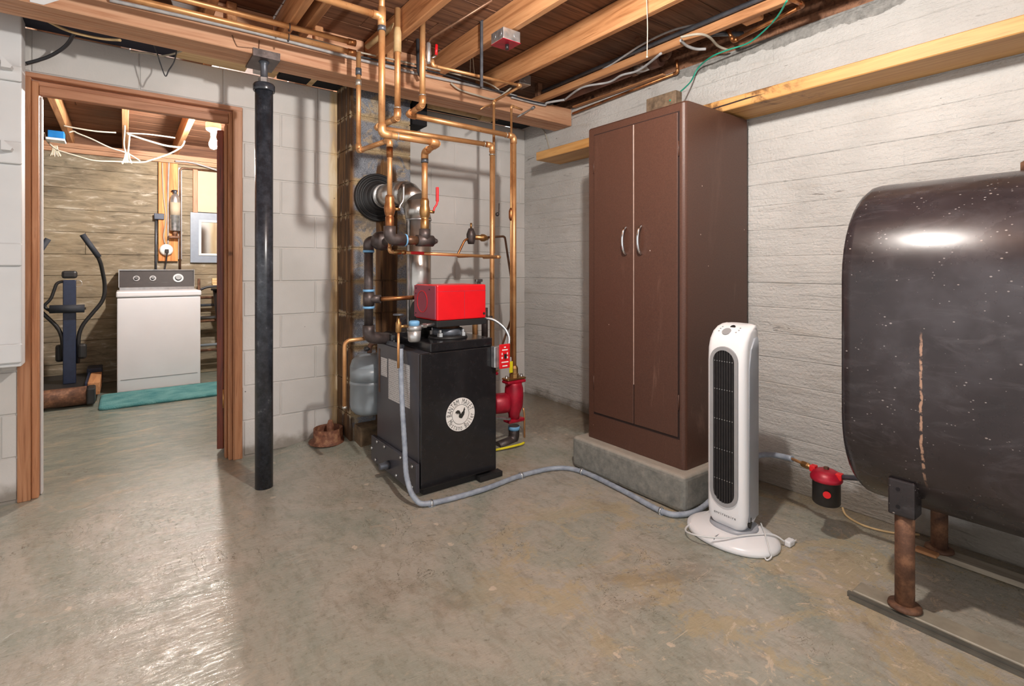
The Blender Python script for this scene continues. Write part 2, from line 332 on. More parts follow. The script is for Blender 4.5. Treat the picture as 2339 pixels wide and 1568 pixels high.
n = NT('printed_label'); ln = n.step(n.math('FRACT', n.math('MULTIPLY', n.xyz()[2], 95.0)), 0.45, 0.55)
tx = n.math('MULTIPLY', ln, n.step(n.noise(1.0, 4, 0.6, 0, n.scaled((1, 190, 95))), 0.46, 0.52)); M['label'] = n.out(n.mix(n.math('MULTIPLY', tx, 0.55), c(206, 202, 200), c(96, 92, 96)), 0.5)
n = NT('flex_conduit'); M['conduit'] = n.out(n.ramp(n.noise(30, 3), [(0.3, c(128, 136, 150)), (0.7, c(162, 170, 182))]), 0.45)
n = NT('cabinet_brown'); f = n.noise(160, 3, 0.7); sc = n.noise(1.0, 6, 0.7, 0.6, n.scaled((6, 10, 1.6))); x, y, z = n.xyz()
col = n.ramp(f, [(0.3, c(72, 46, 36)), (0.7, c(88, 58, 46))]); low = n.step(z, 1.3, 0.5)
col = n.mix(n.math('MULTIPLY', n.step(sc, 0.56, 0.74), n.math('ADD', 0.10, n.math('MULTIPLY', low, 0.35))), col, c(158, 122, 106))
sp = n.step(n.vor(9.0), 0.035, 0.018); col = n.mix(sp, col, c(200, 176, 162)); n.bump(f, 0.12, 0.002); M['cabinet'] = n.out(col, 0.42)
M['gap'] = plain('dark_gap', c(40, 22, 18), 0.7)
M['chrome'] = plain('chrome', c(214, 214, 216), 0.12, 1.0, 0.03)
n = NT('plinth_concrete'); f = n.noise(26, 6, 0.7); g = n.noise(2.5, 4); x, y, z = n.xyz()
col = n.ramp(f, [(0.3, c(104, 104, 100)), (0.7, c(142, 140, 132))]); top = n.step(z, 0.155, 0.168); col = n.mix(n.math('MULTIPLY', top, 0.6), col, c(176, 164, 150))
n.bump(f, 0.5, 0.008); M['plinth'] = n.out(col, 0.75)
n = NT('tank_black'); f = n.noise(2.2, 5, 0.62); st = n.noise(1.0, 5, 0.6, 0.4, n.scaled((8, 8, 1.4))); x, y, z = n.xyz()
col = n.ramp(f, [(0.30, c(34, 30, 32)), (0.52, c(50, 43, 45)), (0.75, c(76, 72, 76))])
sp = n.math('MULTIPLY', n.step(n.math('ADD', n.vor(70.0, n.scaled((1, 0.7, 1))), n.math('MULTIPLY', n.noise(11, 3), 0.5)), 0.36, 0.28), 0.8); col = n.mix(sp, col, c(160, 152, 150))
hz = n.noise(1.0, 7, 0.72, 1.0, n.scaled((7, 5, 16))); col = n.mix(n.math('MULTIPLY', n.step(hz, 0.50, 0.75), 0.2), col, c(120, 116, 120))
sp2 = n.math('MULTIPLY', n.step(n.vor(15.0, n.scaled((1, 1, 1.6))), 0.06, 0.03), 1.0); col = n.mix(sp2, col, c(150, 138, 132))
ru = n.math('MULTIPLY', n.step(n.math('ABSOLUTE', n.math('SUBTRACT', n.math('ADD', y, n.math('MULTIPLY', n.noise(30, 3), 0.010)), 0.503)), 0.0042, 0.0022), n.math('MULTIPLY', n.step(z, 0.93, 0.86), n.step(n.noise(40, 3), 0.42, 0.52))); ru = n.math('MULTIPLY', ru, n.step(z, 0.42, 0.5))
col = n.mix(ru, col, c(176, 140, 118)); rg = n.ramp(n.noise(5, 5, 0.65), [(0.30, (0.22,)*3), (0.75, (0.34,)*3)]); n.bump(n.noise(9, 4), 0.06, 0.01); M['tank'] = n.out(col, rg)
n = NT('rusty_iron'); f = n.noise(18, 6, 0.68); M['rust'] = n.out(n.ramp(f, [(0.3, c(66, 44, 34)), (0.5, c(104, 72, 54)), (0.7, c(150, 108, 80))]), 0.65, 0.2)
n = NT('rusty_collar'); f = n.noise(24, 6, 0.68); M['rust2'] = n.out(n.ramp(f, [(0.3, c(74, 42, 30)), (0.5, c(120, 74, 52)), (0.74, c(176, 132, 98))]), 0.7)
M['white_plastic'] = plain('white_plastic', c(232, 232, 234), 0.28, 0, 0.02, 3)
M['grey_plastic'] = plain('grey_plastic', c(150, 150, 152), 0.4, 0, 0.04)
M['side_plastic'] = plain('light_grey_plastic', c(160, 163, 170), 0.35, 0, 0.03)
M['black_plastic'] = plain('black_plastic', c(34, 31, 32), 0.4, 0, 0.2, 60)
M['white_paint'] = plain('white_painted_wood', c(214, 214, 214), 0.5, 0, 0.03, 5)
M['appliance'] = plain('white_appliance_enamel', c(226, 226, 230), 0.25, 0, 0.02, 4)
n = NT('teal_rug'); f = n.noise(130, 3, 0.7); g = n.noise(8, 4); M['rug'] = n.out(n.ramp(g, [(0.3, c(78, 158, 166)), (0.7, c(132, 200, 200))]), 0.95); n.bump(f, 1.0, 0.02)
M['navy'] = plain('navy_enamel', c(36, 46, 70), 0.4); M['foam'] = plain('black_foam', c(38, 42, 50), 0.75)
M['blue_box'] = plain('blue_plastic', c(28, 112, 180), 0.4); M['yellow'] = plain('yellow_plastic', c(238, 220, 40), 0.4); M['orange'] = plain('orange_cable', c(226, 100, 36), 0.5)
M['white_cable'] = plain('white_cable', c(176, 166, 150), 0.6, 0, 0.05); M['black_cable'] = plain('black_cable', c(46, 46, 50), 0.5); M['grey_cable'] = plain('grey_cable', c(168, 166, 166), 0.5); M['green_cable'] = plain('green_cable', c(30, 150, 124), 0.45)
M['tank_grey'] = plain('grey_tank_enamel', c(140, 148, 154), 0.35, 0, 0.06, 6)
M['mirror'] = plain('mirror_glass', c(214, 216, 216), 0.06, 1.0, 0.02); M['frame_blue'] = plain('blue_grey_frame', c(140, 150, 164), 0.4, 0, 0.04)
M['cream'] = plain('cream_board', c(196, 180, 156), 0.7, 0, 0.05, 5); M['void'] = plain('dark_void', c(20, 18, 22), 0.9)
M['drain_pipe'] = plain('brown_drain_pipe', c(128, 92, 80), 0.5, 0.3, 0.25, 10); M['tan_pipe'] = plain('tan_pipe_wrap', c(186, 156, 112), 0.6, 0, 0.12)
for nm_, k_ in (('lit', 1.0), ('lit2', 1.25)):
    n = NT('lit_bulb'); n.b.inputs['Emission Color'].default_value = (1, 0.955, 0.90, 1); n.b.inputs['Emission Strength'].default_value = WB*k_; M[nm_] = n.out(c(255, 250, 240), 0.3)
M['porcelain'] = plain('porcelain', c(236, 232, 226), 0.25, 0, 0.02); M['felt'] = plain('tar_paper', c(36, 36, 52), 0.85)
M['rust_steel'] = plain('bronze_brown_steel', c(112, 80, 60), 0.4, 0.5, 0.25)
M['dull_glass'] = plain('sediment_bowl_metal', c(186, 186, 186), 0.35, 0.7)

# ================================================================ STRUCTURE
YB, XR, ZC = 3.34, 2.64, 2.42            # back wall face, right wall face, underside of the subfloor
YL = 6.35                                # laundry back wall face
# floor
mb = MB(); xs = [-3.4+0.1*i for i in range(64)]; ys = [-1.6+0.1*i for i in range(83)]
for yy in ys:
    for xx in xs: mb.v.append((xx, yy, fh(xx, yy)))
W_ = len(xs)
for j in range(len(ys)-1):
    for i in range(W_-1): mb.f.append([j*W_+i, j*W_+i+1, (j+1)*W_+i+1, (j+1)*W_+i]); mb.s.append(True)
floor = struct('floor', mb, M['floor'])

# block pieces: chamfered front (facing -Y), shared between equal sizes
_bm = {}
def block_mesh(w, h, d, mat, ch=0.003, face='-Y', tag=''):
    k = (round(w, 3), round(h, 3), round(d, 3), mat.name, face)
    if k not in _bm:
        def P(a, b, e):            # a along, b out of the wall, e up
            return (a, -b, e) if face == '-Y' else (-b, a, e)
        vs = [P(0,0,0), P(w,0,0), P(w,0,h), P(0,0,h), P(0,d-ch,0), P(w,d-ch,0), P(w,d-ch,h), P(0,d-ch,h), P(ch,d,ch), P(w-ch,d,ch), P(w-ch,d,h-ch), P(ch,d,h-ch)]
        q = MB().add(vs, [(0,1,5,4),(1,2,6,5),(2,3,7,6),(3,0,4,7),(4,5,9,8),(5,6,10,9),(6,7,11,10),(7,4,8,11),(8,9,10,11)])
        me = q.mesh('block'); me.materials.append(mat); _bm[k] = me
    return _bm[k]
Z0, CH = 0.0095, 0.2032
def courses(parent, spans, k0, k1, mat, yface, L=0.4064, x0=0.757, d=0.025, ztop=None, jit=0.001, name='block'):
    for k in range(k0, k1):
        za = Z0+CH*k+0.004; zb = Z0+CH*(k+1)-0.004
        if ztop: zb = min(zb, ztop)
        off = x0 + (0 if k % 2 else L/2)
        for (a, b) in spans:
            i = math.floor((a-off)/L)
            while off+i*L < b:
                xa = max(a, off+i*L+0.004); xb = min(b, off+(i+1)*L-0.004); i += 1
                if xb-xa < 0.03: continue
                link(name, block_mesh(xb-xa, zb-za, d, mat), None, parent, (xa, yface+d+random.uniform(-jit, jit), za))
# back wall: backing slabs (mortar) around the doorway, then the blocks
DX0, DX1, DZ1 = -0.405, 0.547, 2.036
mb = MB(); mb.box(-2.2, DX0, YB+0.006, YB+0.2, -0.05, 2.245); mb.box(DX1, XR+0.1, YB+0.006, YB+0.2, -0.05, 2.245); mb.box(DX0, DX1, YB+0.006, YB+0.2, DZ1+0.004, 2.245)
wall_back = struct('wall_back', mb, M['block'])
courses(wall_back, [(-1.4, DX0), (DX1, XR)], 0, 10, M['block'], YB)
za = Z0+CH*10+0.003
for a, b in [(-1.4, -0.36), (-0.355, 0.06), (0.065, 0.447), (0.452, 0.66), (0.665, 0.975), (0.98, 1.1), (1.5, 1.93), (1.935, 2.34), (2.345, 2.64)]:
    link('lintel_block', block_mesh(b-a, 2.243-za, 0.025, M['block']), None, wall_back, (a, YB+0.025, za))
# chimney of bare cinder block
CX0, CX1, CY = 1.096, 1.497, 3.10
wall_ch = struct('wall_chimney', MB().box(CX0+0.006, CX1-0.006, CY+0.007, YB+0.02, 0.0, 2.46), M['cinder'])
for k in range(0, 12):
    za = Z0+CH*k+0.004; hh = CH-0.008
    if k % 2: cuts = [(CX0, CX0+0.198), (CX0+0.204, CX1)]
    else: cuts = [(CX0, CX0+0.205), (CX0+0.211, CX1)]
    for a, b in cuts: link('block', block_mesh(b-a, hh, 0.03, M['cinder'], 0.004), None, wall_ch, (a, CY+0.03+random.uniform(-0.002, 0.002), za))
    q = MB().box(CX0, CX0+0.02, CY+0.031, YB-0.002, za, za+hh); part('side_block', q, M['cinder'], wall_ch)
q = MB().rbox(1.12, 1.52, 2.985, 3.10, 0.0, 0.155, 0.006); link('footing', q.mesh('footing'), plain('damp_brown_footing', c(104, 84, 62), 0.8, 0, 0.3, 20, 0.3), wall_ch)
# right wall: board-marked concrete, each board course its own piece
wall_right = struct('wall_right', MB().box(XR+0.012, XR+0.2, -2.2, YB+0.2, -0.05, 2.29), M['pconc'])
zz = [0.0, 0.13, 0.26, 0.385, 0.52, 0.65, 0.775, 0.905, 1.03, 1.165, 1.30, 1.425, 1.538, 1.649, 1.763, 1.89, 2.02, 2.15, 2.275]
for i in range(len(zz)-1):
    cuts = [-2.2]+sorted(random.sample([0.2, 0.75, 1.3, 1.75, 2.3, 2.9], random.choice([1, 1, 2])))+[YB+0.005]
    for a, b in zip(cuts[:-1], cuts[1:]):
        dd = random.uniform(-0.0014, 0.0014); ti = random.uniform(-0.0018, 0.0018)
        q = MB(); xa = XR+dd; za, zb = zz[i], zz[i+1]-0.0002
        q.add([(xa+ti+0.0022,a,za),(xa+ti,a,za+0.004),(xa,a,zb-0.004),(xa+0.0022,a,zb),(XR+0.03,a,zb),(XR+0.03,a,za),
               (xa+ti+0.0022,b,za),(xa+ti,b,za+0.004),(xa,b,zb-0.004),(xa+0.0022,b,zb),(XR+0.03,b,zb),(XR+0.03,b,za)],
              [(0,1,7,6),(1,2,8,7),(2,3,9,8),(3,4,10,9),(5,0,6,11),(4,5,11,10),(0,5,4,3,2,1),(6,7,8,9,10,11)])
        link('panel', q.mesh('panel'), M['pconc'], wall_right)
# sill plates on top of the walls
q = MB().box(XR+0.015, XR+0.2, -2.0, YB+0.2, 2.29, 2.335); struct('trim_1', q, M['plank_x'])
q = MB().box(XR+0.05, XR+0.09, -2.0, YB+0.2, 2.335, ZC); struct('trim_2', q, M['plank_x'])
# ceiling: subfloor planks and joists
ceiling = struct('ceiling', MB().box(-2.2, XR+0.2, -0.9, 6.7, ZC+0.022, ZC+0.05), M['plank_x'])
yy = -0.9; _pl = {}
while yy < 6.6:
    wdt = random.choice([0.136, 0.14, 0.145]); brk = [-2.2, random.uniform(-1.2, 0.2), random.uniform(0.7, 2.2), XR+0.18]
    for a, b in zip(brk[:-1], brk[1:]):
        dz = random.uniform(0, 0.003)
        q = MB().rbox(a+0.0015, b-0.0015, yy+0.002, yy+wdt-0.002, ZC+dz, ZC+0.02, 0.0025, 1); link('plank', q.mesh('plank'), M['plank_x'], ceiling)
    yy += wdt
def joist(x, y0, y1, w=0.038, z0=2.28, mat='fir_y', nm='joist'):
    q = MB().rbox(x, x+w, y0, y1, z0, ZC-0.001, 0.004, 1); return link(nm, q.mesh(nm), M[mat], ceiling)
for x in (1.928, 1.519, 1.112, 0.704, 0.295, -0.11, -0.52): joist(x, -0.8, 2.99)
q = MB().rbox(2.335, 2.373, -0.8, 2.99, 2.282, 2.326, 0.003, 1); link('nailer', q.mesh('nailer'), M['fir_y'], ceiling)
for y_ in (0.1, 1.0, 1.9, 2.8): q = MB().rbox(2.335, 2.373, y_, y_+0.04, 2.3265, ZC-0.001, 0.002, 1); link('nailer_block', q.mesh('nailer_block'), M['plank_x'], ceiling)
joist(0.63, -0.8, 2.99, 0.036)
for x in (-0.83, -0.43, -0.02, 0.40, 0.82, 1.23): joist(x, 2.86, YL+0.2, 0.045)
q = MB().box(0.70, 0.72, 2.80, 2.84, 2.29, 2.41)
for a, b in ((0.335, 0.62), (0.745, 1.108), (1.155, 1.515)):       # blocking over the girder
    q = MB().rbox(a, b, 2.90, 2.938, 2.282, ZC-0.001, 0.003, 1); link('blocking', q.mesh('blocking'), M['fir_x'], ceiling)
# the girder
gd = thing('girder', 'long built-up wooden girder crossing below the joists', 'beam', (0.9, 2.87, 2.155))
for i, (a, b) in enumerate(((2.776, 2.836), (2.8375, 2.898), (2.8995, 2.96))):
    part('girder_ply', MB().rbox(-2.0, XR-0.005, a, b, 2.155, 2.279, 0.004, 1), M['fir_x'], gd)
part('paint_patch', MB().prism([(-0.30, 2.279), (-0.185, 2.279), (-0.20, 2.20), (-0.26, 2.157), (-0.30, 2.157)], 2.7735, 2.775, 'Y'), M['white_paint'], gd, 'patch of white paint')
# packing between girder and wall
q = MB(); q.rbox(0.22, 0.56, 3.12, 3.335, 2.248, 2.275, 0.002, 1); single('plywood_shim', q, M['pale_wood'], 'pale plywood offcut lying on the wall top left of the steel post', 'wood')
for i, (a, b) in enumerate(((0.60, 0.66), (0.665, 0.72))):
    q = MB().rbox(a, b, 3.05, 3.335, 2.248, 2.30, 0.003, 1); single('packing_block', q, M['pale_wood'] if i else M['white_paint'], ['white painted packing block on the wall top right of the steel post', 'raw wood packing block beside the white one right of the post'][i], 'wood')
q = MB().rbox(0.90, 0.935, 3.02, 3.335, 2.245, 2.285, 0.002, 1); single('wood_strip', q, M['pale_wood'], 'short pale wood strip bridging wall top and girder near chimney', 'wood')
# dark foundation felt on the wall, then black boxes standing for the dark gap
q = MB().box(-1.2, 0.22, 3.20, 3.33, 2.246, 2.40); struct('trim_3', q, M['felt'])
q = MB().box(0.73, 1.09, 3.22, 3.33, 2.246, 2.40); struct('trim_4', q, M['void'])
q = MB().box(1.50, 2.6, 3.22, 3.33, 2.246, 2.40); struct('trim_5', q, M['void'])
# doorway: casing, jambs, stop, leaf
dr = bpy.data.objects.new('door_1', None); COL.objects.link(dr); dr['kind'] = 'structure'; dr.location = (0.07, YB, 0)
def dpart(nm, b, m, t=None, lab=None): return part(nm, MB().rbox(*b, 0.003, 1), M[m], t or dr, lab)
dpart('casing_left', (-0.404, -0.357, YB-0.012, YB+0.03, 0, 2.034), 'cas_z'); dpart('casing_right', (0.498, 0.546, YB-0.012, YB+0.03, 0, 2.034), 'cas_z')
dpart('casing_head', (-0.404, 0.546, YB-0.014, YB+0.03, 2.012, 2.036), 'cas_x')
dpart('jamb_left', (-0.3565, -0.331, YB+0.006, YB+0.16, 0, 2.0), 'cas_z'); dpart('jamb_right', (0.478, 0.4975, YB+0.004, YB+0.16, 0, 2.0), 'cas_z')
dpart('jamb_head', (-0.357, 0.498, YB+0.03, YB+0.17, 1.985, 2.011), 'cas_x'); dpart('stop_head', (-0.3295, 0.4765, YB+0.004, YB+0.05, 1.94, 1.984), 'cas_x')
dpart('stop_right', (0.466, 0.4775, YB+0.05, YB+0.10, 0, 1.94), 'cas_z'); dpart('stop_left', (-0.3305, -0.322, YB+0.05, YB+0.10, 0, 1.94), 'white_paint')
leaf = part('leaf', MB().rbox(0.0, 0.036, 0.0, 0.76, 0.025, 1.93, 0.003, 1, Matrix.Translation((0.438, YB+0.174, 0)) @ Matrix.Rotation(math.radians(-24), 4, 'Z')), M['door_red'], dr, 'red-brown door leaf swung open into the laundry')
hg = part('hinge', MB().box(0.4765, 0.4775, YB+0.101, YB+0.155, 0.27, 0.38).cyl((0.472, YB+0.160, 0.27), (0.472, YB+0.160, 0.38), 0.006), M['brass'], dr, 'brass butt hinge low on the right jamb')
# laundry walls
wl = struct('wall_laundry', MB().box(-3.0, 2.4, YL+0.012, YL+0.2, -0.05, 2.2), M['bconc'])
zz = [0, .21, .42, .62, .83, 1.04, 1.24, 1.45, 1.66, 1.86, 2.05, 2.185]
for i in range(len(zz)-1):
    cuts = [-3.0]+sorted(random.sample([-0.9, -0.3, 0.15, 0.6, 1.0], 1))+[2.4]
    for a, b in zip(cuts[:-1], cuts[1:]):
        dd = random.uniform(-0.003, 0.003); q = MB().rbox(a+0.001, b-0.001, YL+dd, YL+0.03, zz[i]+0.0015, zz[i+1]-0.0015, 0.003, 1); link('panel', q.mesh('panel'), M['bconc'], wl)
struct('wall_laundry_right', MB().box(2.2, 2.4, YB+0.2, YL, -0.05, 2.3), M['bconc'])
struct('wall_laundry_left', MB().box(-2.6, -2.4, YB+0.2, YL, -0.05, 2.3), M['bconc'])
q = MB().box(-2.4, 2.2, YL-0.03, YL+0.1, 2.19, 2.23); struct('trim_6', q, M['fir_x'])
q = MB().box(-2.4, 2.2, YL-0.015, YL+0.1, 2.236, 2.28); struct('trim_7', q, M['fir_x'])
q = MB().box(-2.6, 2.4, YL+0.11, YL+0.16, 2.18, ZC+0.03); struct('trim_8', q, M['plank_x'])

# ================================================================ THINGS
# ---- steel post
pt = thing('steel_post', 'round black steel post under the girder beside the doorway', 'post', (0.562, 2.832, 0))
PX, PY = 0.562, 2.832
part('shaft', MB().lathe([(0.042, 0.0), (0.042, 2.0)], (PX, PY, 0), n=28), M['post'], pt)
part('collar', MB().lathe([(0.049, 1.995), (0.051, 2.0), (0.051, 2.025), (0.046, 2.033), (0.03, 2.035)], (PX, PY, 0), n=28), M['post'], pt)
part('jack_screw', MB().lathe([(0.02, 2.03), (0.02, 2.06), (0.017, 2.065), (0.017, 2.13), (0.026, 2.145)], (PX, PY, 0), n=18), M['dark_steel'], pt)
part('screw_nut', MB().lathe([(0.027, 2.034), (0.027, 2.062)], (PX, PY, 0), n=6, smooth=False), M['galv'], pt)
part('saddle_plate', MB().box(PX-0.062, PX+0.062, 2.768, 2.965, 2.144, 2.1535).box(PX-0.062, PX+0.062, 2.768, 2.7745, 2.1536, 2.182), M['iron'], pt)

# ---- boiler
BX0, BX1, BY0, BY1, BZ = 1.128, 1.570, 2.230, 2.760, 0.692
bo = thing('boiler', 'glossy black boiler cabinet with round rooster emblem', 'boiler', ((BX0+BX1)/2, (BY0+BY1)/2, 0))
part('base', MB().box(BX0+0.03, BX1-0.02, BY0+0.03, BY1-0.02, 0.004, 0.045).box(1.46, 1.60, 2.215, 2.26, 0.004, 0.03), M['rubber'], bo)
part('front_panel', MB().rbox(BX0+0.003, BX1, BY0, BY0+0.02, 0.042, BZ, 0.004), M['boiler'], bo)
part('jacket', MB().rbox(BX0+0.006, BX1-0.002, BY0+0.0205, BY1, 0.045, BZ, 0.004), M['boiler_side'], bo)
part('side_panel', MB().rbox(BX0, BX0+0.006, BY0+0.021, BY1-0.002, 0.16, BZ-0.002, 0.002), M['boiler_side'], bo)
cp = part('lower_side_panel', MB().rbox(BX0-0.022, BX0-0.002, BY0+0.004, BY1+0.03, 0.03, 0.168, 0.003), M['boiler_side'], bo)
for (u, v) in ((2.27, 0.05), (2.27, 0.15), (2.4, 0.155), (2.45, 0.05), (2.60, 0.155), (2.70, 0.155), (2.72, 0.05), (2.775, 0.10)):
    part('bolt', MB().lathe([(0.009, 0), (0.009, 0.004), (0.004, 0.008)], (BX0-0.022, u, v), (-1, 0, 0), 10), M['steel'], cp)
part('drain_plug', MB().lathe([(0.022, 0), (0.022, 0.022), (0.017, 0.024), (0.017, 0.05), (0.012, 0.052)], (BX0-0.022, 2.546, 0.075), (-1, 0, 0), 20), M['dark_steel'], bo)
part('side_slot', MB().box(BX0-0.0015, BX0-0.0003, 2.715, 2.735, 0.42, 0.66), M['rust_steel'], bo, 'narrow brown slot')
for (y0, y1, z0, z1) in ((2.62, 2.70, 0.518, 0.617), (2.345, 2.60, 0.408, 0.622)): part('rating_label', MB().box(BX0-0.0016, BX0-0.0004, y0, y1, z0, z1), M['label'], bo, 'white printed label')
part('top_plate', MB().rbox(1.19, 1.555, 2.245, 2.60, BZ+0.001, BZ+0.045, 0.004), M['boiler'], bo)
part('top_rim', MB().box(BX0+0.004, BX0+0.02, 2.45, BY1, BZ+0.001, BZ+0.02).box(BX0+0.004, BX1-0.01, BY1-0.012, BY1-0.002, BZ+0.001, BZ+0.02), M['dark_steel'], bo)
part('smoke_hood', MB().rbox(1.145, 1.28, 2.605, 2.745, BZ+0.001, BZ+0.062, 0.022, 3), M['boiler'], bo)
part('gasket', MB().lathe([(0.105, 0), (0.10, 0.012), (0.075, 0.018)], (1.375, 2.40, BZ+0.045), n=30), M['rubber'], bo)
part('flange_ring', MB().lathe([(0.075, 0.016), (0.078, 0.022), (0.078, 0.05), (0.06, 0.052)], (1.375, 2.40, BZ+0.045), n=28), M['dark_steel'], bo)
for a in range(4):
    b = a*math.pi/2+0.6; part('flange_bolt', MB().lathe([(0.016, 0), (0.016, 0.02), (0.008, 0.022), (0.008, 0.035)], (1.375+0.088*math.cos(b), 2.40+0.088*math.sin(b), BZ+0.058), n=6, smooth=False), M['steel'], bo)
part('burner_neck', MB().lathe([(0.062, 0.05), (0.062, 0.10)], (1.375, 2.40, BZ+0.045), n=28), M['rust_steel'], bo)
# emblem on the front panel
em = part('emblem', MB().lathe([(0.0835, 0), (0.0835, 0.0015)], (1.350, BY0-0.0003, 0.369), (0, -1, 0), 48), M['white_print'], bo, 'round white emblem with a black rooster and ring of letters')
EC = Vector((1.350, BY0-0.0022, 0.369)); er = 0.0835
circ = lambda r, n=48: [(EC.x+r*math.cos(2*math.pi*i/n), EC.z+r*math.sin(2*math.pi*i/n)) for i in range(n)]
part('emblem_ring', MB().ring(circ(er*0.60), circ(er*0.575), EC.y, EC.y+0.0006, 'Y'), M['black_print'], em)
rooster = [(-.40,.10),(-.36,.22),(-.24,.30),(-.10,.27),(-.02,.15),(.02,.02),(.08,.12),(.18,.18),(.22,.30),(.28,.40),(.33,.38),(.30,.30),(.36,.26),(.30,.22),(.30,.08),(.26,-.06),(.18,-.16),(.10,-.26),(-.02,-.24),(-.12,-.18),(-.14,-.08),(-.10,.02),(-.14,.10),(-.18,-.02),(-.24,.12),(-.28,.02),(-.32,.14)]
part('rooster', MB().prism([(EC.x+a*er*0.95, EC.z+b*er*0.95) for a, b in rooster], EC.y, EC.y+0.0006, 'Y'), M['black_print'], em)
_fc = {}
def glyph(ch):
    if ch not in _fc:
        cu = bpy.data.curves.new('g', 'FONT'); cu.body = ch; cu.size = 1.0; cu.align_x = 'CENTER'; cu.resolution_u = 3
        o = bpy.data.objects.new('g', cu); COL.objects.link(o); dg = bpy.context.evaluated_depsgraph_get()
        me = bpy.data.meshes.new_from_object(o.evaluated_get(dg)); _fc[ch] = ([v.co.copy() for v in me.vertices], [list(p.vertices) for p in me.polygons])
        bpy.data.objects.remove(o)
    return _fc[ch]
def put_text(mb, ch, Mx):
    vs, fs = glyph(ch); mb.add([Mx @ v for v in vs], fs)
def frame(o, u, w): 
    u = Vector(u).normalized(); w = Vector(w).normalized(); nn = u.cross(w); m = Matrix((u, w, nn)).transposed().to_4x4(); m.translation = Vector(o); return m
def textline(mb, s, o, u, w, size, adv, sx=1.0):
    L = (len(s)-1)*adv; u = Vector(u).normalized()
    for i, ch in enumerate(s):
        if ch != ' ': put_text(mb, ch, frame(Vector(o)+u*(i*adv-L/2), u, w) @ Matrix.Diagonal((size*sx, size, 1, 1)))
lt = MB()
def arc_text(s, a0, a1, r, flip):
    for i, ch in enumerate(s):
        if ch == ' ': continue
        a = math.radians(a0+(a1-a0)*i/(len(s)-1)); d = Vector((math.cos(a), 0, math.sin(a))); t = Vector((math.sin(a), 0, -math.cos(a)))
        if flip: m = frame(EC+d*r, -t, -d)
        else: m = frame(EC+d*r, t, d)
        put_text(lt, ch, m @ Matrix.Diagonal((0.022, 0.038, 1, 1)))
arc_text('BANTRM MAVET', 178, 18, er*0.635, False); arc_text('Mestano Boiler', 205, 352, er*0.945, True)
part('lettering', lt, M['black_print'], em)

# ---- burner unit on top of the boiler
bu = thing('burner', 'bright red oil burner box on top of the black boiler', 'burner', (1.40, 2.42, BZ+0.145))
part('cover', MB().rbox(1.257, 1.553, 2.302, 2.545, 0.838, 1.018, 0.006), M['red'], bu)
part('cover_seam', MB().box(1.256, 1.554, 2.3012, 2.3018, 0.985, 0.9862).box(1.418, 1.4195, 2.3012, 2.3018, 0.842, 0.985), M['purple_red'], bu)
part('end_plate', MB().rbox(1.250, 1.2565, 2.31, 2.545, 0.845, 1.014, 0.002), M['purple_red'], bu)
pe = part('end_port', MB().ring([(2.45+0.058*math.cos(i*math.pi/14), 0.93+0.058*math.sin(i*math.pi/14)) for i in range(28)], [(2.45+0.055*math.cos(i*math.pi/14), 0.93+0.055*math.sin(i*math.pi/14)) for i in range(28)], 1.248, 1.2498, 'X'), M['red'], bu)
for (u, v) in ((2.37, 0.995), (2.52, 0.998), (2.525, 0.865), (2.525, 0.97)): part('end_screw', MB().lathe([(0.004, 0), (0.004, 0.002)], (1.2499, u, v), (-1, 0, 0), 8), M['rubber'], bu)
part('base_tray', MB().rbox(1.254, 1.556, 2.30, 2.53, 0.805, 0.837, 0.003), M['rubber'], bu)
part('blower_housing', MB().lathe([(0.09, 0), (0.1, 0.01), (0.1, 0.09), (0.09, 0.1)], (1.36, 2.63, 0.86), (0, -1, 0), 24), M['rubber'], bu)
part('reset_knob', MB().lathe([(0.012, 0), (0.012, 0.022), (0.008, 0.024)], (1.5535, 2.36, 0.975), (1, 0, 0), 14), M['brass'], bu)
part('plate_hole', MB().lathe([(0.007, 0), (0.007, 0.001)], (1.540, 2.3015, 0.862), (0, -1, 0), 12), M['rubber'], bu)

# ---- oil valve and filter on boiler top, left
ov = thing('oil_filter_valve', 'small metal oil filter bowl with brass valve at burner left', 'filter', (1.19, 2.33, 0.70))
q = onY(910, 740, 2.33)
part('valve_body', MB().lathe([(0.008, 0), (0.014, 0.006), (0.014, 0.05), (0.009, 0.056), (0.006, 0.085)], (q.x, 2.33, 0.79), n=14).cyl((q.x, 2.33, 0.82), (q.x+0.05, 2.33, 0.82), 0.008), M['brass'], ov)
part('hand_wheel', MB().lathe([(0.024, 0), (0.027, 0.004), (0.024, 0.008)], (q.x, 2.33, 0.875), n=10), M['dark_steel'], ov)
part('feed_tube', MB().cyl((q.x, 2.33, 0.62), (q.x, 2.33, 0.795), 0.0065), M['copper'], ov)
q2 = onY(946, 750, 2.33)
part('filter_head', MB().lathe([(0.03, 0.0), (0.036, 0.006), (0.036, 0.022), (0.026, 0.026)], (q2.x, 2.33, 0.795), n=24), M['dull_glass'], ov)
part('filter_band', MB().lathe([(0.0265, 0.026), (0.0265, 0.045), (0.02, 0.05)], (q2.x, 2.33, 0.795), n=24), M['tape'], ov, 'blue band')
part('filter_bowl', MB().lathe([(0.024, -0.055), (0.030, -0.048), (0.034, 0.0)], (q2.x, 2.33, 0.795), n=24), M['dull_glass'], ov)
part('outlet_nipple', MB().cyl((q2.x+0.03, 2.33, 0.815), (1.26, 2.33, 0.82), 0.009).lathe([(0.013, 0), (0.013, 0.02)], (q2.x+0.045, 2.33, 0.816), (1, 0, 0), 6, False), M['steel'], ov)

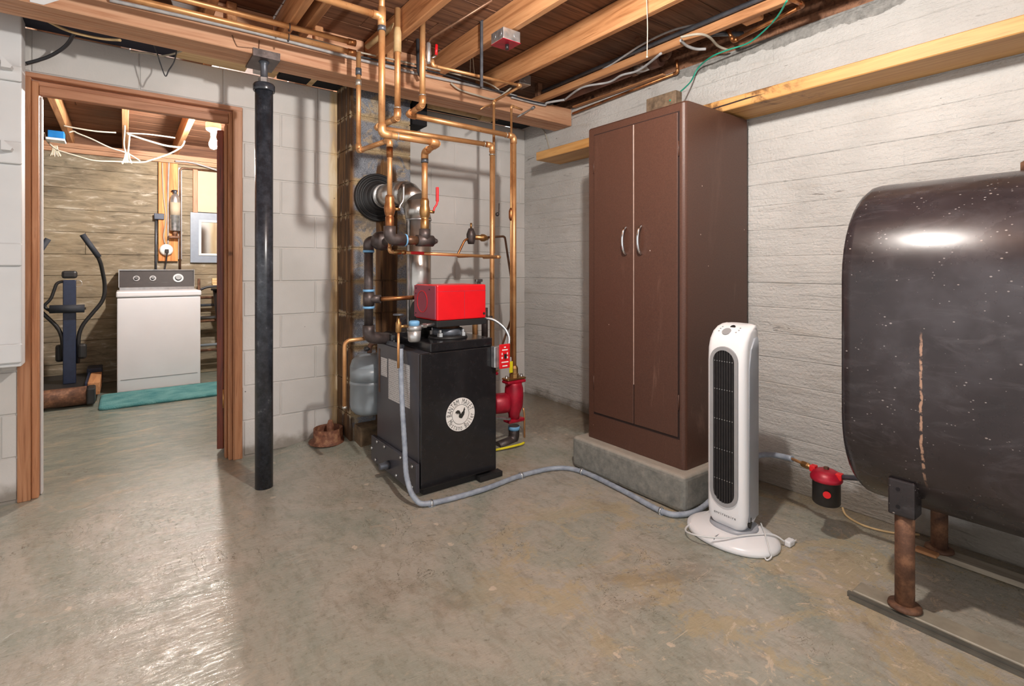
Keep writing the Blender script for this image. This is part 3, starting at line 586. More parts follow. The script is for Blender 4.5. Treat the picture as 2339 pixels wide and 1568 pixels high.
# ---- emergency switch on the boiler's right edge
sw = thing('switch_box', 'grey switch box with red cover plate at boiler right edge', 'switch', (1.59, 2.232, 0.57))
part('box', MB().rbox(1.535, 1.60, 2.195, 2.229, 0.585, 0.695, 0.004), M['galv'], sw)
pl = part('cover_plate', MB().rbox(1.560, 1.628, 2.185, 2.192, 0.578, 0.706, 0.003), M['red_tag'], sw)
part('switch_toggle', MB().box(1.588, 1.600, 2.176, 2.1848, 0.632, 0.655), M['black_plastic'], sw)
q = MB()
for zz_, wv in ((0.690, 0.006), (0.676, 0.018), (0.612, 0.022), (0.592, 0.016)): q.box(1.594-wv, 1.594+wv, 2.1840, 2.1848, zz_-0.003, zz_+0.003)
for sx in (-0.018, 0.016): q.box(1.594+sx-0.003, 1.594+sx+0.003, 2.1840, 2.1848, 0.650, 0.662); q.box(1.594+sx-0.004, 1.594+sx+0.004, 2.1840, 2.1848, 0.630, 0.641)
part('plate_print', q, M['white_print'], pl)
ac = spline([(1.556, 2.34, 0.832), (1.60, 2.30, 0.825), (1.635, 2.25, 0.785), (1.645, 2.22, 0.74), (1.635, 2.205, 0.70)], 8)
fx = thing('armoured_cable', 'ribbed steel armoured cable from red burner to switch', 'cable', (1.6, 2.25, 0.70))
part('sheath', MB().tube(ac, [0.0085 if i % 2 else 0.0072 for i in range(len(ac))], 10), M['galv'], fx)
part('connector', MB().cyl(ac[0], ac[2], 0.0115), M['steel'], fx)

# ---- chimney connector (flue)
fl = thing('flue_pipe', 'shiny metal flue pipe bending from boiler into the chimney', 'flue', (1.33, 2.66, 0.70))
FX, FY = 1.335, 2.66
part('riser', MB().tube([(FX, FY, 0.70), (FX, FY, 1.38)], 0.069, 28), M['flue'], fl)
part('riser_seam', MB().box(FX-0.073, FX-0.067, FY-0.02, FY-0.008, 0.70, 1.38), M['galv'], fl)
a0 = V(FX, FY, 1.375); a1 = V(FX-0.01, FY+0.02, 1.475); a2 = V(FX-0.03, FY+0.085, 1.535); a3 = V(FX-0.05, FY+0.16, 1.545); a4 = V(1.268, 3.10, 1.548)
for u, w in ((a0, a1), (a1, a2), (a2, a3)):
    e = (w-u)*0.12; part('elbow_gore', MB().tube([u-e*0.1, w+e*0.4], 0.0715, 28), M['flue'], fl)
part('breeching', MB().tube([a3, a4], 0.069, 28), M['flue'], fl)
for p_, d_ in ((V(FX, FY, 1.18), V(0, 0, 1)), (a0, V(0, 0, 1)), (a3*0.35+a4*0.65, a4-a3)): part('crimp_bead', MB().tube([p_, p_+d_.normalized()*0.008], 0.0735, 28), M['galv'], fl)
th = single('flue_collar', MB().lathe([(0.150, 0), (0.150, 0.012), (0.145, 0.022), (0.138, 0.022), (0.134, 0.010), (0.126, 0.010), (0.121, 0.030), (0.113, 0.030), (0.109, 0.018), (0.101, 0.018), (0.096, 0.042), (0.088, 0.042), (0.083, 0.05), (0.075, 0.07)], (1.268, 3.097, 1.548), (0, -1, 0), 40), M['rubber'], 'black ribbed round collar where the flue enters the chimney', 'collar')

# ---- pipe runs
def run(t, path, r, mat, elbow=1.22, er=None, n=12, emat=None):
    path = [Vector(p) for p in path]; er = er or r*2.3
    for i in range(len(path)-1):
        a, b = path[i], path[i+1]; part('pipe', MB().tube([a, b] if i == 0 else [a, b], r, n), M[mat], t)
    for i in range(1, len(path)-1):
        b = path[i]; u = (path[i-1]-b).normalized(); w = (path[i+1]-b).normalized()
        pth = fillet([b+u*er*1.25, b, b+w*er*1.25], er, 6); part('elbow', MB().tube(pth, r*elbow, n), M[emat or mat], t)
def ring_at(t, p, d, r, l=0.008, mat='solder', nm='solder_ring'): d = Vector(d).normalized(); return part(nm, MB().tube([Vector(p)-d*l/2, Vector(p)+d*l/2], r, 14), M[mat], t)
RP = 0.0152
ph = onY(872, 300, 2.22); X872 = ph.x; Z872 = ph.z; X970 = onY(970, 500, 2.36).x
zt = onY(872, 38, 2.22).z
p1 = thing('copper_pipe', 'copper riser turning left under joists above flue, nearest the camera', 'pipe', (X872, 2.22, Z872))
run(p1, [(X872-1.3, 2.22, zt), (X872, 2.22, zt), (X872, 2.22, Z872-0.012), (X970, 2.22, Z872-0.012), (X970, 2.36, Z872-0.03), (X970, 2.36, 1.42)], RP, 'copper')
part('riser_stub', MB().cyl((X872, 2.22, zt), (X872, 2.22, 2.40), RP*0.9), M['copper'], p1); part('tee', MB().cyl((X872, 2.22, zt-0.05), (X872, 2.22, zt+0.04), RP*1.2), M['copper'], p1)
ring_at(p1, (X872, 2.22, zt-0.055), (0,0,1), RP*1.24, 0.022, 'dark_steel'); ring_at(p1, (X970, 2.36, Z872-0.075), (0,0,1), RP*1.24, 0.02, 'dark_steel'); ring_at(p1, (X872+0.075, 2.22, Z872-0.012), (1,0,0), RP*1.25, 0.006)
X908, X965 = onY(908, 200, 2.40).x, onY(965, 150, 2.40).x
Z908 = onY(908, 270, 2.40).z; Z965 = onY(963, 240, 2.40).z
q = onX(860, 292, X908); e2 = onY(1124, 332, q.y)
p2 = thing('copper_pipe', 'copper pipe dropping behind red burner after running along girder, second from right', 'pipe', (X908, 2.40, Z908))
run(p2, [(X908, 2.40, 2.40), (X908, 2.40, Z908), (X908, q.y, q.z), (e2.x, q.y, e2.z), (e2.x, q.y, 0.50)], RP, 'copper')
part('reducer', MB().lathe([(RP*0.8, 0.10), (RP*1.25, 0.06), (RP*1.25, -0.04)], (X908, 2.40, 2.22), n=16), M['tan_pipe'], p2)
ring_at(p2, (X908, 2.40, Z908+0.05), (0,0,1), RP*1.24, 0.006); ring_at(p2, (e2.x, q.y, e2.z-0.06), (0,0,1), RP*1.25, 0.008); ring_at(p2, (e2.x-0.06, q.y, e2.z), (1,0,0), RP*1.25, 0.006)
q = onX(932, 262, X965); e3 = onY(1174, 312, q.y)
p3 = thing('copper_pipe', 'rightmost thick copper pipe running down to the red circulator pump', 'pipe', (X965, 2.40, Z965))
zt3 = onY(968, 12, 2.40).z
run(p3, [(X965-0.55, 2.40, zt3), (X965, 2.40, zt3), (X965, 2.40, Z965), (X965, q.y, q.z), (e3.x, q.y, e3.z), (e3.x, q.y, 0.46)], RP, 'copper')
ring_at(p3, (X965, 2.40, zt3-0.055), (0,0,1), RP*1.25, 0.03, 'tan_pipe'); ring_at(p3, (X965, 2.40, Z965+0.05), (0,0,1), RP*1.24, 0.006); ring_at(p3, (e3.x-0.06, q.y, e3.z), (1,0,0), RP*1.25, 0.006)
E2, E3 = (e2.x, p2, 0), (e3.x, q.y)
PY2 = onX(860, 292, X908).y; PY3 = q.y
X817 = onY(819, 250, 2.64).x; X890 = onY(890, 400, 2.36).x; Z890 = onY(890, 320, 2.36).z; Z817 = onY(819, 345, 2.64).z
p4 = thing('copper_pipe', 'leftmost slim copper drop pipe with slanting return below the girder', 'pipe', (X817, 2.64, Z817))
run(p4, [(X817, 2.64, 2.235), (X817, 2.64, Z817), (X890, 2.36, Z890), (X890, 2.36, 1.42)], 0.0125, 'copper')
part('coupling', MB().tube([(X817, 2.64, 2.115), (X817, 2.64, 2.15)], 0.0155), M['dark_steel'], p4); part('coupling', MB().tube([(X817, 2.64, 2.06), (X817, 2.64, 2.09)], 0.015), M['solder'], p4)
ring_at(p4, (X890, 2.36, Z890-0.06), (0,0,1), 0.0158, 0.05, 'old_copper')
for nm, zz_, yy_, lab in (('copper_main', 2.266, 2.615, 'upper of two long copper mains along the girder'), ('copper_main', 2.219, 2.625, 'lower of two long copper mains along the girder')):
    t = thing(nm, lab, 'pipe', (0.3, yy_, zz_))
    xe = onY(812, 102, yy_).x
    part('pipe', MB().tube([(-0.6, yy_, zz_-0.018), (xe, yy_, zz_)], 0.0135, 14), M['copper'], t); part('end_fitting', MB().tube([(xe-0.04, yy_, zz_-0.001), (xe, yy_, zz_)], 0.0165, 14), M['old_copper'], t)
t = thing('wire_hanger', 'black wire hanger looped round the two copper mains', 'hanger', (0.63, 2.62, 2.2))
part('loop', MB().tube([(0.63, 2.615+0.016*math.cos(a), 2.258+0.018*math.sin(a)) for a in [i*math.pi/8 for i in range(17)]], 0.0022, 6).tube([(0.628, 2.625+0.016*math.cos(a), 2.211+0.018*math.sin(a)) for a in [i*math.pi/8 for i in range(17)]], 0.0022, 6), M['black_cable'], t)
# tan discharge tube leaning between joists
single('tan_tube', MB().tube([onY(838, 108, 2.70), onY(905, 55, 2.50)], 0.014, 12), M['tan_pipe'], 'tan wrapped tube slanting up behind the tall copper risers', 'pipe')

# ---- iron header over the boiler with the two shut-off valves
hd = thing('iron_header', 'black iron pipe header with tees above the boiler', 'pipe', (1.10, 2.36, 1.23))
ZH = onY(930, 549, 2.36).z; XR_ = onY(842, 600, 2.66).x; ZB = ZH+0.006
run(hd, [(XR_, 2.66, 0.78), (XR_, 2.66, ZB), (X890+0.09, 2.62, ZB)], 0.024, 'iron', 1.2, 0.04)
part('air_scoop', MB().lathe([(0.026, -0.05), (0.046, -0.03), (0.052, 0.0), (0.046, 0.035), (0.026, 0.06)], (X890+0.06, 2.60, ZB), (1, 0, 0), 20), M['iron'], hd)
part('front_elbow', MB().tube(fillet([(X890, 2.36, ZH+0.065), (X890, 2.36, ZH), (X890+0.08, 2.36, ZH)], 0.05, 6), 0.029, 16), M['iron'], hd)
part('joining_nipple', MB().tube([(X890+0.06, 2.36, ZH), (X890+0.06, 2.60, ZH)], 0.02, 14), M['iron'], hd)
part('header_nipple', MB().tube([(X890+0.07, 2.36, ZH), (X970-0.03, 2.36, ZH)], 0.023, 16), M['rust_steel'], hd)
part('tee', MB().tube([(X970-0.045, 2.36, ZH), (X970+0.045, 2.36, ZH)], 0.029, 16).tube([(X970, 2.36, ZH), (X970, 2.36, ZH+0.06)], 0.028, 16), M['iron'], hd)
part('plug', MB().tube([(X970+0.045, 2.36, ZH), (X970+0.06, 2.36, ZH)], 0.017, 8).tube([(X970+0.06, 2.36, ZH), (X970+0.072, 2.36, ZH)], 0.011, 4), M['iron'], hd)
for zz_ in (ZB-0.055, 0.985, 0.895): part('paste_ring', MB().tube([(XR_, 2.66, zz_-0.006), (XR_, 2.66, zz_+0.006)], 0.030, 16), M['tape'], hd, 'smear of blue thread paste')
part('paste_ring', MB().tube([(X890+0.078, 2.36, ZH), (X890+0.086, 2.36, ZH)], 0.0305, 16), M['tape'], hd, 'smear of blue thread paste')
part('riser_tee', MB().tube([(XR_, 2.66, 0.905), (XR_, 2.66, 0.975)], 0.030, 16).tube([(XR_, 2.66, 0.94), (XR_+0.05, 2.62, 0.94)], 0.023, 14), M['iron'], hd)
part('boiler_elbow', MB().tube(fillet([(XR_, 2.66, 0.80), (XR_, 2.66, 0.735), (BX0+0.06, 2.66, 0.715)], 0.05, 6), 0.032, 16), M['iron'], hd)
part('branch_tube', MB().tube([(XR_+0.05, 2.62, 0.94), (FX-0.05, 2.58, 0.945)], 0.012, 12), M['old_copper'], hd)
for X_, lab, hm, up in ((X890, 'ball valve with bare steel lever on the left copper drop', 'steel', 0), (X970, 'ball valve with red lever beside the flue', 'red_tag', 1)):
    t = thing('ball_valve', lab, 'valve', (X_, 2.36, ZH+0.05))
    part('body', MB().lathe([(0.017, 0.0), (0.021, 0.01), (0.021, 0.06), (0.018, 0.062), (0.022, 0.07), (0.027, 0.09), (0.027, 0.11), (0.022, 0.13), (0.023, 0.15), (0.018, 0.165)], (X_, 2.36, ZH+0.05), n=18), M['brass'] if up else M['old_copper'], t)
    part('stem', MB().cyl((X_+0.025, 2.36, ZH+0.15), (X_+0.052, 2.36, ZH+0.15), 0.008), M['brass'], t)
    hd_ = [(X_+0.05, 2.36, ZH+0.145), (X_+0.055, 2.36, ZH+0.17), (X_+0.072, 2.36, ZH+0.20), (X_+0.073, 2.36, ZH+0.275)]
    part('lever', MB().tube(spline(hd_, 3), 0.0055, 8), M['steel'] if not up else M[hm], t)
    if up: part('lever_grip', MB().rbox(X_+0.066, X_+0.080, 2.355, 2.368, ZH+0.205, ZH+0.28, 0.003), M['red_tag'], t)
# drain cock with red handled thin pipe
t = thing('fill_line', 'thin copper fill pipe crossing the flue with a red band', 'pipe', (1.3, 2.30, ZH-0.08))
zf = onY(1000, 580, 2.45).z; xa = onY(890, 575, 2.45).x; xb = onY(1142, 584, 2.45).x
run(t, [(xa, 2.45, zf+0.055), (xa, 2.45, zf+0.005), (xb, 2.45, zf-0.012), (xb, 2.62, zf-0.012)], 0.0085, 'copper')
xr0 = onY(937, 580, 2.44).x; xr1 = onY(967, 580, 2.44).x
part('red_lever', MB().rbox(xr0, xr1, 2.428, 2.437, zf-0.006, zf+0.009, 0.003), M['red_tag'], t, 'red valve lever seen edge-on')
part('drain_cock', MB().lathe([(0.009, 0), (0.013, 0.01), (0.013, 0.04), (0.008, 0.05), (0.012, 0.055), (0.012, 0.07)], (xa+0.015, 2.45, zf+0.004), (1, 0, 0), 12), M['brass'], t)
# pressure reducing valve with bent tubes
t = thing('pressure_valve', 'dark brass pressure reducing valve on bent tube beside right copper pipes', 'valve', (1.85, 2.78, 1.2))
Yv = 2.80; pv = lambda px, py: onY(px, py, Yv)
a = pv(1076, 540); part('bell', MB().lathe([(0.020, -0.05), (0.026, -0.03), (0.03, 0.0), (0.03, 0.012), (0.024, 0.03), (0.016, 0.05)], a, n=16), M['iron'], t)
part('adjusting_screw', MB().cyl(a+V(0, 0, 0.05), a+V(0, 0, 0.085), 0.007, n=8), M['brass'], t)
part('side_body', MB().lathe([(0.016, 0.02), (0.016, 0.07), (0.024, 0.08), (0.024, 0.10), (0.012, 0.13)], a+V(0, 0, -0.005), (1, 0, -0.02), 14), M['brass'], t)
part('outlet_tube', MB().tube(fillet([a+V(0.1, 0, -0.005), pv(1153, 540), pv(1168, 640), pv(1171, 720), V(e3.x, Yv-0.1, 0.6), V(e3.x, PY3+0.016, 0.55)], 0.02), 0.0075, 10), M['rust_steel'], t)
part('inlet_tube', MB().tube(fillet([a+V(-0.01, 0, -0.015), pv(1062, 548), pv(1043, 587), pv(1120, 584)], 0.02), 0.0075, 10), M['old_copper'], t)
# relief / discharge tube with elbow
t = thing('relief_tube', 'bent copper relief tube hanging open beside the grey tank', 'pipe', (0.95, 2.72, 0.36))
xr = onY(787, 850, 2.70).x
part('tube', MB().tube(fillet([(XR_, 2.68, 0.728), (xr, 2.70, 0.722), (xr, 2.70, 0.37)], 0.035, 6), 0.0105, 12), M['copper'], t); part('lip', MB().tube([(xr, 2.70, 0.365), (xr, 2.70, 0.378)], 0.0125, 12), M['solder'], t)
# expansion tank
t = thing('expansion_tank', 'grey expansion tank behind the boiler on the chimney footing', 'tank', (1.12, 2.92, 0.26))
TX, TY = 1.150, 2.925
part('shell', MB().lathe([(0.03, 0.255), (0.085, 0.262), (0.105, 0.285), (0.11, 0.31), (0.11, 0.432), (0.113, 0.435), (0.113, 0.447), (0.11, 0.45), (0.11, 0.535), (0.10, 0.57), (0.07, 0.598), (0.02, 0.607)], (TX, TY, 0), n=32), M['tank_grey'], t)
part('label_panel', MB().tube([(TX, TY, 0.452), (TX, TY, 0.535)], 0.1108, 32), M['tank_grey'], t)
part('nipple', MB().tube(fillet([(TX, TY, 0.60), (TX, TY, 0.66), (TX+0.06, TY-0.05, 0.68)], 0.03), 0.014, 12), M['rust'], t); part('air_valve', MB().cyl((TX-0.03, TY, 0.632), (TX+0.0, TY, 0.632), 0.014), M['rubber'], t)
# floor collar
fz = fh(1.03, 3.22)
t = thing('drain_collar', 'rusty iron collar standing round a floor drain near chimney', 'drain', (1.0, 3.215, fz-0.01))
cc = [(0.112, 0.0), (0.114, 0.008), (0.088, 0.018), (0.085, 0.085), (0.079, 0.085), (0.079, 0.02), (0.02, 0.012)]
part('collar', MB().lathe(cc, (1.0, 3.215, fz-0.012), n=32), M['rust2'], t)
part('pipe_stub', MB().lathe([(0.026, 0.0), (0.022, 0.085), (0.012, 0.115), (0.006, 0.117)], (1.015, 3.22, fz), n=14), M['rust2'], t)

# ---- circulator pumps
def pump(x, y, z, lab, grp=None):
    t = thing('circulator_pump', lab, 'pump', (x, y, z-0.3))
    part('lower_elbow', MB().tube(fillet([(x, y, z-0.16), (x, y, z-0.255), (x-0.14, y-0.02, z-0.262)], 0.05, 6), 0.034, 16), M['iron'], t)
    part('paste_ring', MB().tube([(x, y, z-0.185), (x, y, z-0.162)], 0.037, 16), M['tape'], t, 'blue thread paste')
    part('lower_flange', MB().rbox(x-0.062, x+0.062, y-0.034, y+0.034, z-0.135, z-0.112, 0.008), M['red_metal'], t)
    part('volute', MB().lathe([(0.034, -0.115), (0.036, -0.085), (0.055, -0.04), (0.06, 0.03), (0.058, 0.075), (0.05, 0.10), (0.05, 0.11)], (x, y, z), n=20), M['red_metal'], t)
    part('motor', MB().lathe([(0.058, 0.0), (0.062, 0.02), (0.062, 0.09), (0.05, 0.105)], (x-0.045, y+0.005, z-0.01), (-1, 0.25, 0), 20), M['red_metal'], t)
    part('upper_flange', MB().rbox(x-0.07, x+0.07, y-0.036, y+0.036, z+0.108, z+0.128, 0.008), M['red_metal'], t)
    part('flange_plate', MB().rbox(x-0.072, x+0.072, y-0.034, y+0.034, z+0.129, z+0.142, 0.006), M['brass'], t)
    for s_ in (-1, 1): part('flange_bolt', MB().cyl((x+s_*0.058, y, z+0.10), (x+s_*0.058, y, z+0.158), 0.008, n=6), M['steel'], t)
    part('union', MB().lathe([(0.03, 0.142), (0.03, 0.165), (0.026, 0.168), (0.026, 0.20), (0.019, 0.215)], (x, y, z), n=8, smooth=False), M['brass'], t)
    return t
Zp = onY(1175, 862, PY3).z-0.142
t = pump(e3.x, PY3, Zp, 'red circulator pump standing clear at the right of the boiler')
part('flange_tag', MB().box(e3.x-0.058, e3.x-0.032, PY3-0.03, PY3-0.028, Zp+0.18, Zp+0.25), M['yellow'], t, 'yellow lever')
part('flange_loop', MB().tube(fillet([(e3.x+0.066, PY3-0.01, Zp-0.06), (e3.x+0.075, PY3-0.01, Zp-0.10), (e3.x+0.075, PY3-0.01, Zp-0.28)], 0.02), 0.006, 8), M['copper'], t)
pump(e2.x, PY2+0.06, Zp+0.03, 'red circulator pump half hidden behind the boiler corner')
single('orange_strap', MB().tube(spline([(e3.x-0.16, PY3-0.06, Zp-0.275), (e3.x-0.06, PY3-0.07, Zp-0.292), (e3.x+0.02, PY3-0.06, Zp-0.293), (e3.x+0.075, PY3-0.04, Zp-0.285)], 5), 0.012, 8), M['orange'], 'orange strap looped under the front red pump', 'strap')
single('yellow_strap', MB().tube(spline([(e3.x-0.20, PY3-0.08, fh(e3.x-.2, PY3)+0.006), (e3.x-0.11, PY3-0.10, fh(e3.x-.1, PY3)+0.007), (e3.x-0.03, PY3-0.11, fh(e3.x, PY3)+0.007), (e3.x+0.0, PY3-0.10, fh(e3.x, PY3)+0.007)], 5), 0.007, 8), M['yellow'], 'yellow strap lying on the floor below the red pump', 'strap')
single('pump_whip', MB().tube(spline([(1.60, 2.45, 0.22), (1.70, 2.46, 0.235), (e3.x-0.06, PY3-0.04, Zp-0.10)], 8), 0.0085, 8), M['galv'], 'short ribbed steel cable entering the red pump from the boiler side', 'cable')
# stub pipes above boiler rear right
t = thing('boiler_return', 'pair of short pipes rising at the boiler rear right corner', 'pipe', (1.62, 2.70, 0.70))
xq = onY(1085, 760, 2.66).x; part('copper_bend', MB().tube(fillet([(xq, 2.66, 0.70), (xq, 2.66, 0.815), (xq-0.10, 2.66, 0.825)], 0.04, 6), 0.0165, 14), M['copper'], t)
xq = onY(1107, 760, 2.66).x; part('iron_stub', MB().tube([(xq, 2.66, 0.68), (xq, 2.66, 0.86)], 0.02, 14).cyl((xq, 2.66, 0.80), (xq+0.045, 2.64, 0.80), 0.009), M['iron'], t)
# thin copper tubes at far right of the pipes
Yt = PY3+0.02
t = thing('slim_copper_tube', 'slim copper tube beside the rightmost thick pipe with inline valve', 'pipe', (2.0, Yt, 0.6))
xt = onY(1168, 400, Yt).x; zt_ = onY(1168, 242, Yt).z
run(t, [(xt+0.10, Yt+0.02, zt_), (xt, Yt, zt_), (xt-0.004, Yt, 0.55)], 0.0072, 'copper'); part('inline_valve', MB().lathe([(0.008, -0.04), (0.015, -0.02), (0.015, 0.02), (0.008, 0.04)], (xt-0.002, Yt, onY(1168, 490, Yt).z), n=12), M['old_copper'], t)
Yg2 = 2.40
ga = onY(988, 150, Yg2); gb = onY(1190, 196, Yg2); gc = onX(1128, 232, gb.x)
t = thing('gas_tube', 'slim copper tube hung across the joists ending above the boiler', 'pipe', (ga.x, Yg2, ga.z))
run(t, [(ga.x, Yg2, ga.z+0.03), (ga.x, Yg2, ga.z), (gb.x, Yg2, gb.z), (gc.x, gc.y, gc.z), (gc.x, gc.y, 1.2)], 0.0085, 'copper')
vb = onY(980, 128, Yg2)
t = thing('ball_valve', 'small red-levered ball valve up between the joists', 'valve', (vb.x, Yg2, vb.z-0.05))
part('body', MB().lathe([(0.008, -0.05), (0.013, -0.04), (0.013, -0.01), (0.016, 0.0), (0.013, 0.02), (0.013, 0.05), (0.008, 0.06)], vb+V(-0.003, 0, 0.01), n=12), M['galv'], t)
part('lever', MB().tube([vb+V(0.012, -0.01, -0.01), vb+V(0.03, -0.01, 0.0), vb+V(0.036, -0.01, 0.012)], 0.004, 8), M['steel'], t); part('lever_grip', MB().cyl(vb+V(0.036, -0.01, 0.01), vb+V(0.038, -0.01, 0.065), 0.0075, n=10), M['red_tag'], t)
single('black_gas_pipe', MB().tube([vb+V(-0.003, 0, 0.07), vb+V(0.005, -0.02, 0.09), onZ(1125, 0, 2.40)], 0.008, 10), M['rust_steel'], 'brown iron gas pipe running along the subfloor between joists', 'pipe')
b0 = onY(953, 65, 2.70); b1 = onY(956, 163, 2.70)
single('vent_pipe', MB().tube(fillet([b0+V(0, 0, 0.12), b1, b1+V(0.02, 0.0, -0.03)], 0.02), 0.012, 10), M['black_cable'], 'black pipe dropping beside the right copper riser to the girder', 'pipe')

# ---- concrete plinth and steel cabinet
q = MB().rbox(1.993, XR-0.004, 1.374, 2.10, 0.0, 0.17, 0.022, 3); single('concrete_plinth', q, M['plinth'], 'rough grey concrete plinth under the brown cabinet', 'plinth')
KX, KX1, KY0, KY1, KZ0, KZ1 = 2.060, 2.600, 1.418, 2.032, 0.171, 1.880
cb = thing('steel_cabinet', 'tall brown two-door steel cabinet on the concrete plinth', 'cabinet', ((KX+KX1)/2, (KY0+KY1)/2, KZ0))
q = MB(); r_ = 0.022; loop = [(KX, KY1), (KX1, KY1), (KX1, KY0)]+[(KX+r_-r_*math.sin(a), KY0+r_-r_*math.cos(a)) for a in [i*math.pi/2/6 for i in range(7)]]
q.loft([[V(a, b, z_) for a, b in loop] for z_ in (KZ0, KZ1-0.010)], False).loft([[V(a, b, KZ1-0.010) for a, b in loop], [V(a+(0.012 if a < KX+0.1 else 0), b, KZ1) for a, b in loop]], False)
body = part('body', q, M['cabinet'], cb)
DZ0, DZT = 0.318, 1.830; ym = 1.712
part('door_recess', MB().box(KX-0.0008, KX-0.0002, 1.447, 1.994, DZ0-0.006, DZT+0.006), M['gap'], cb)
for (a, b, hy, lab) in ((1.454, ym-0.0025, 1.664, 'right-hand door'), (ym+0.0025, 1.988, 1.762, 'left-hand door')):
    d_ = part('door', MB().rbox(KX-0.0075, KX-0.001, a, b, DZ0, DZT, 0.002, 1), M['cabinet'], cb, lab)
    hp = spline([(KX-0.008, hy, 1.315), (KX-0.028, hy, 1.295), (KX-0.036, hy, 1.245), (KX-0.028, hy, 1.195), (KX-0.008, hy, 1.175)], 6)
    part('handle', MB().tube(hp, [0.007]*3+[0.0075]*(len(hp)-6)+[0.007]*3, 10), M['chrome'], d_, 'curved chrome handle')
    hx = a-0.004 if a < 1.6 else b+0.004
    for hz in (0.48, 1.66): part('hinge', MB().cyl((KX-0.004, hx, hz-0.035), (KX-0.004, hx, hz+0.035), 0.003, n=8), M['cabinet'], d_)
part('door_edge', MB().box(KX-0.0092, KX-0.0077, ym-0.003, ym+0.0005, DZ0+0.2, DZT-0.002), plain('pale_door_edge', c(200, 172, 158), 0.4), cb, 'pale line along the door edge')  # thin pale strip laid over the seam between the doors
part('kick_line', MB().box(KX-0.0012, KX-0.0004, 1.447, 1.994, DZ0-0.012, DZ0-0.007), M['gap'], cb)
q = MB(); ya_, yb_ = onX(1545, 230, 2.34).y, onX(1477, 240, 2.34).y
q.rbox(2.335, 2.392, ya_, yb_, 1.8815, 2.052, 0.005, 2); single('dusty_box', q, plain('dusty_brown_card', c(116, 96, 76), 0.8, 0, 0.3, 30), 'small dusty brown box on top of the steel cabinet', 'box')

# ---- shelf plank on the right wall
q = MB().rbox(2.40, XR-0.003, -1.4, 2.905, 1.892, 1.952, 0.004, 1)
sh = thing('wall_shelf', 'thick pine shelf plank fixed along the right wall', 'shelf', (2.52, 0.8, 1.892))
part('plank', q, M['pine_y'], sh); part('split_edge', MB().prism([(1.62, 1.912), (1.5, 1.921), (1.42, 1.924), (1.30, 1.928), (1.22, 1.924), (1.35, 1.919), (1.5, 1.914)], 2.3988, 2.3995, 'X'), M['gap'], sh, 'dark split along the plank edge')

# ---- tower fan
FXc, FYc = 2.015, 1.158
tf = thing('tower_fan', 'white tower fan heater with dark grille beside the plinth', 'fan', (FXc, FYc, 0))
def ell(cx, cy, a, b, z_, n=40, ca=0.0, p=2.3):
    o = []
    for i in range(n):
        t_ = 2*math.pi*i/n; ct, st_ = math.cos(t_), math.sin(t_)
        o.append(V(cx+a*math.copysign(abs(ct)**(2/p), ct), cy+b*math.copysign(abs(st_)**(2/p), st_), z_))
    return o
part('base', MB().loft([ell(2.0, 1.155, 0.135, 0.178, 0.0, p=2.1), ell(2.0, 1.155, 0.142, 0.186, 0.006, p=2.1), ell(2.0, 1.155, 0.140, 0.184, 0.020, p=2.1), ell(2.005, 1.155, 0.125, 0.165, 0.030, p=2.1), ell(2.012, 1.155, 0.095, 0.115, 0.040, p=2.1)]), M['white_plastic'], tf)
part('base_seam', MB().box(1.868, 1.93, 1.1545, 1.1555, 0.0215, 0.0375), M['grey_plastic'], tf)
part('socket', MB().loft([ell(2.02, FYc, 0.085, 0.095, 0.036), ell(2.02, FYc, 0.078, 0.09, 0.052)]), M['side_plastic'], tf)
XF, HW = 1.947, 0.0835
def sect(z_, xf, xb, hw, r1=0.028):
    r2 = 0.03; r1 = min(r1, (xb-xf)*0.4)
    def arc(cx, cy, r, a0, a1): return [(cx+r*math.cos(a0+(a1-a0)*i/5), cy+r*math.sin(a0+(a1-a0)*i/5)) for i in range(6)]
    p = arc(xf+r1, FYc-hw+r1, r1, math.pi*1.5, math.pi)+arc(xf+r1, FYc+hw-r1, r1, math.pi, math.pi/2)+arc(xb-r2, FYc+hw*0.86-r2, r2, math.pi/2, 0)+arc(xb-r2, FYc-hw*0.86+r2, r2, 0, -math.pi/2)
    return [V(a, b, z_) for a, b in p]
L = [sect(0.046, XF+0.018, 2.085, 0.055), sect(0.058, XF+0.008, 2.09, 0.070), sect(0.08, XF, 2.093, 0.079), sect(0.12, XF, 2.095, HW), sect(0.72, XF, 2.095, HW), sect(0.775, XF+0.004, 2.097, HW), sect(0.81, XF+0.014, 2.10, HW*0.99), sect(0.84, XF+0.034, 2.103, HW*0.97), sect(0.858, XF+0.06, 2.104, HW*0.93), sect(0.868, XF+0.088, 2.10, HW*0.86), sect(0.872, XF+0.105, 2.092, HW*0.7)]
part('body', MB().loft(L), M['white_plastic'], tf)
def stad(hw, z0, z1, n=14): return [(FYc+hw*math.cos(math.pi*i/n), z1-hw+hw*math.sin(math.pi*i/n)) for i in range(n+1)]+[(FYc-hw*math.cos(math.pi*i/n), z0+hw-hw*math.sin(math.pi*i/n)) for i in range(n+1)]
part('grille_frame', MB().ring(stad(0.0605, 0.135, 0.785), stad(0.046, 0.150, 0.770), XF-0.006, XF+0.003, 'X'), M['grey_plastic'], tf)
part('grille_back', MB().prism(stad(0.0465, 0.150, 0.770), XF-0.0012, XF+0.001, 'X'), M['void'], tf)
for i in range(8):
    yy = FYc-0.0385+i*0.011; h_ = math.sqrt(max(0, 0.046**2-(yy-FYc)**2)); part('slat', MB().box(XF-0.0052, XF-0.0014, yy-0.0032, yy+0.0032, 0.196-h_, 0.724+h_), M['black_plastic'], tf)
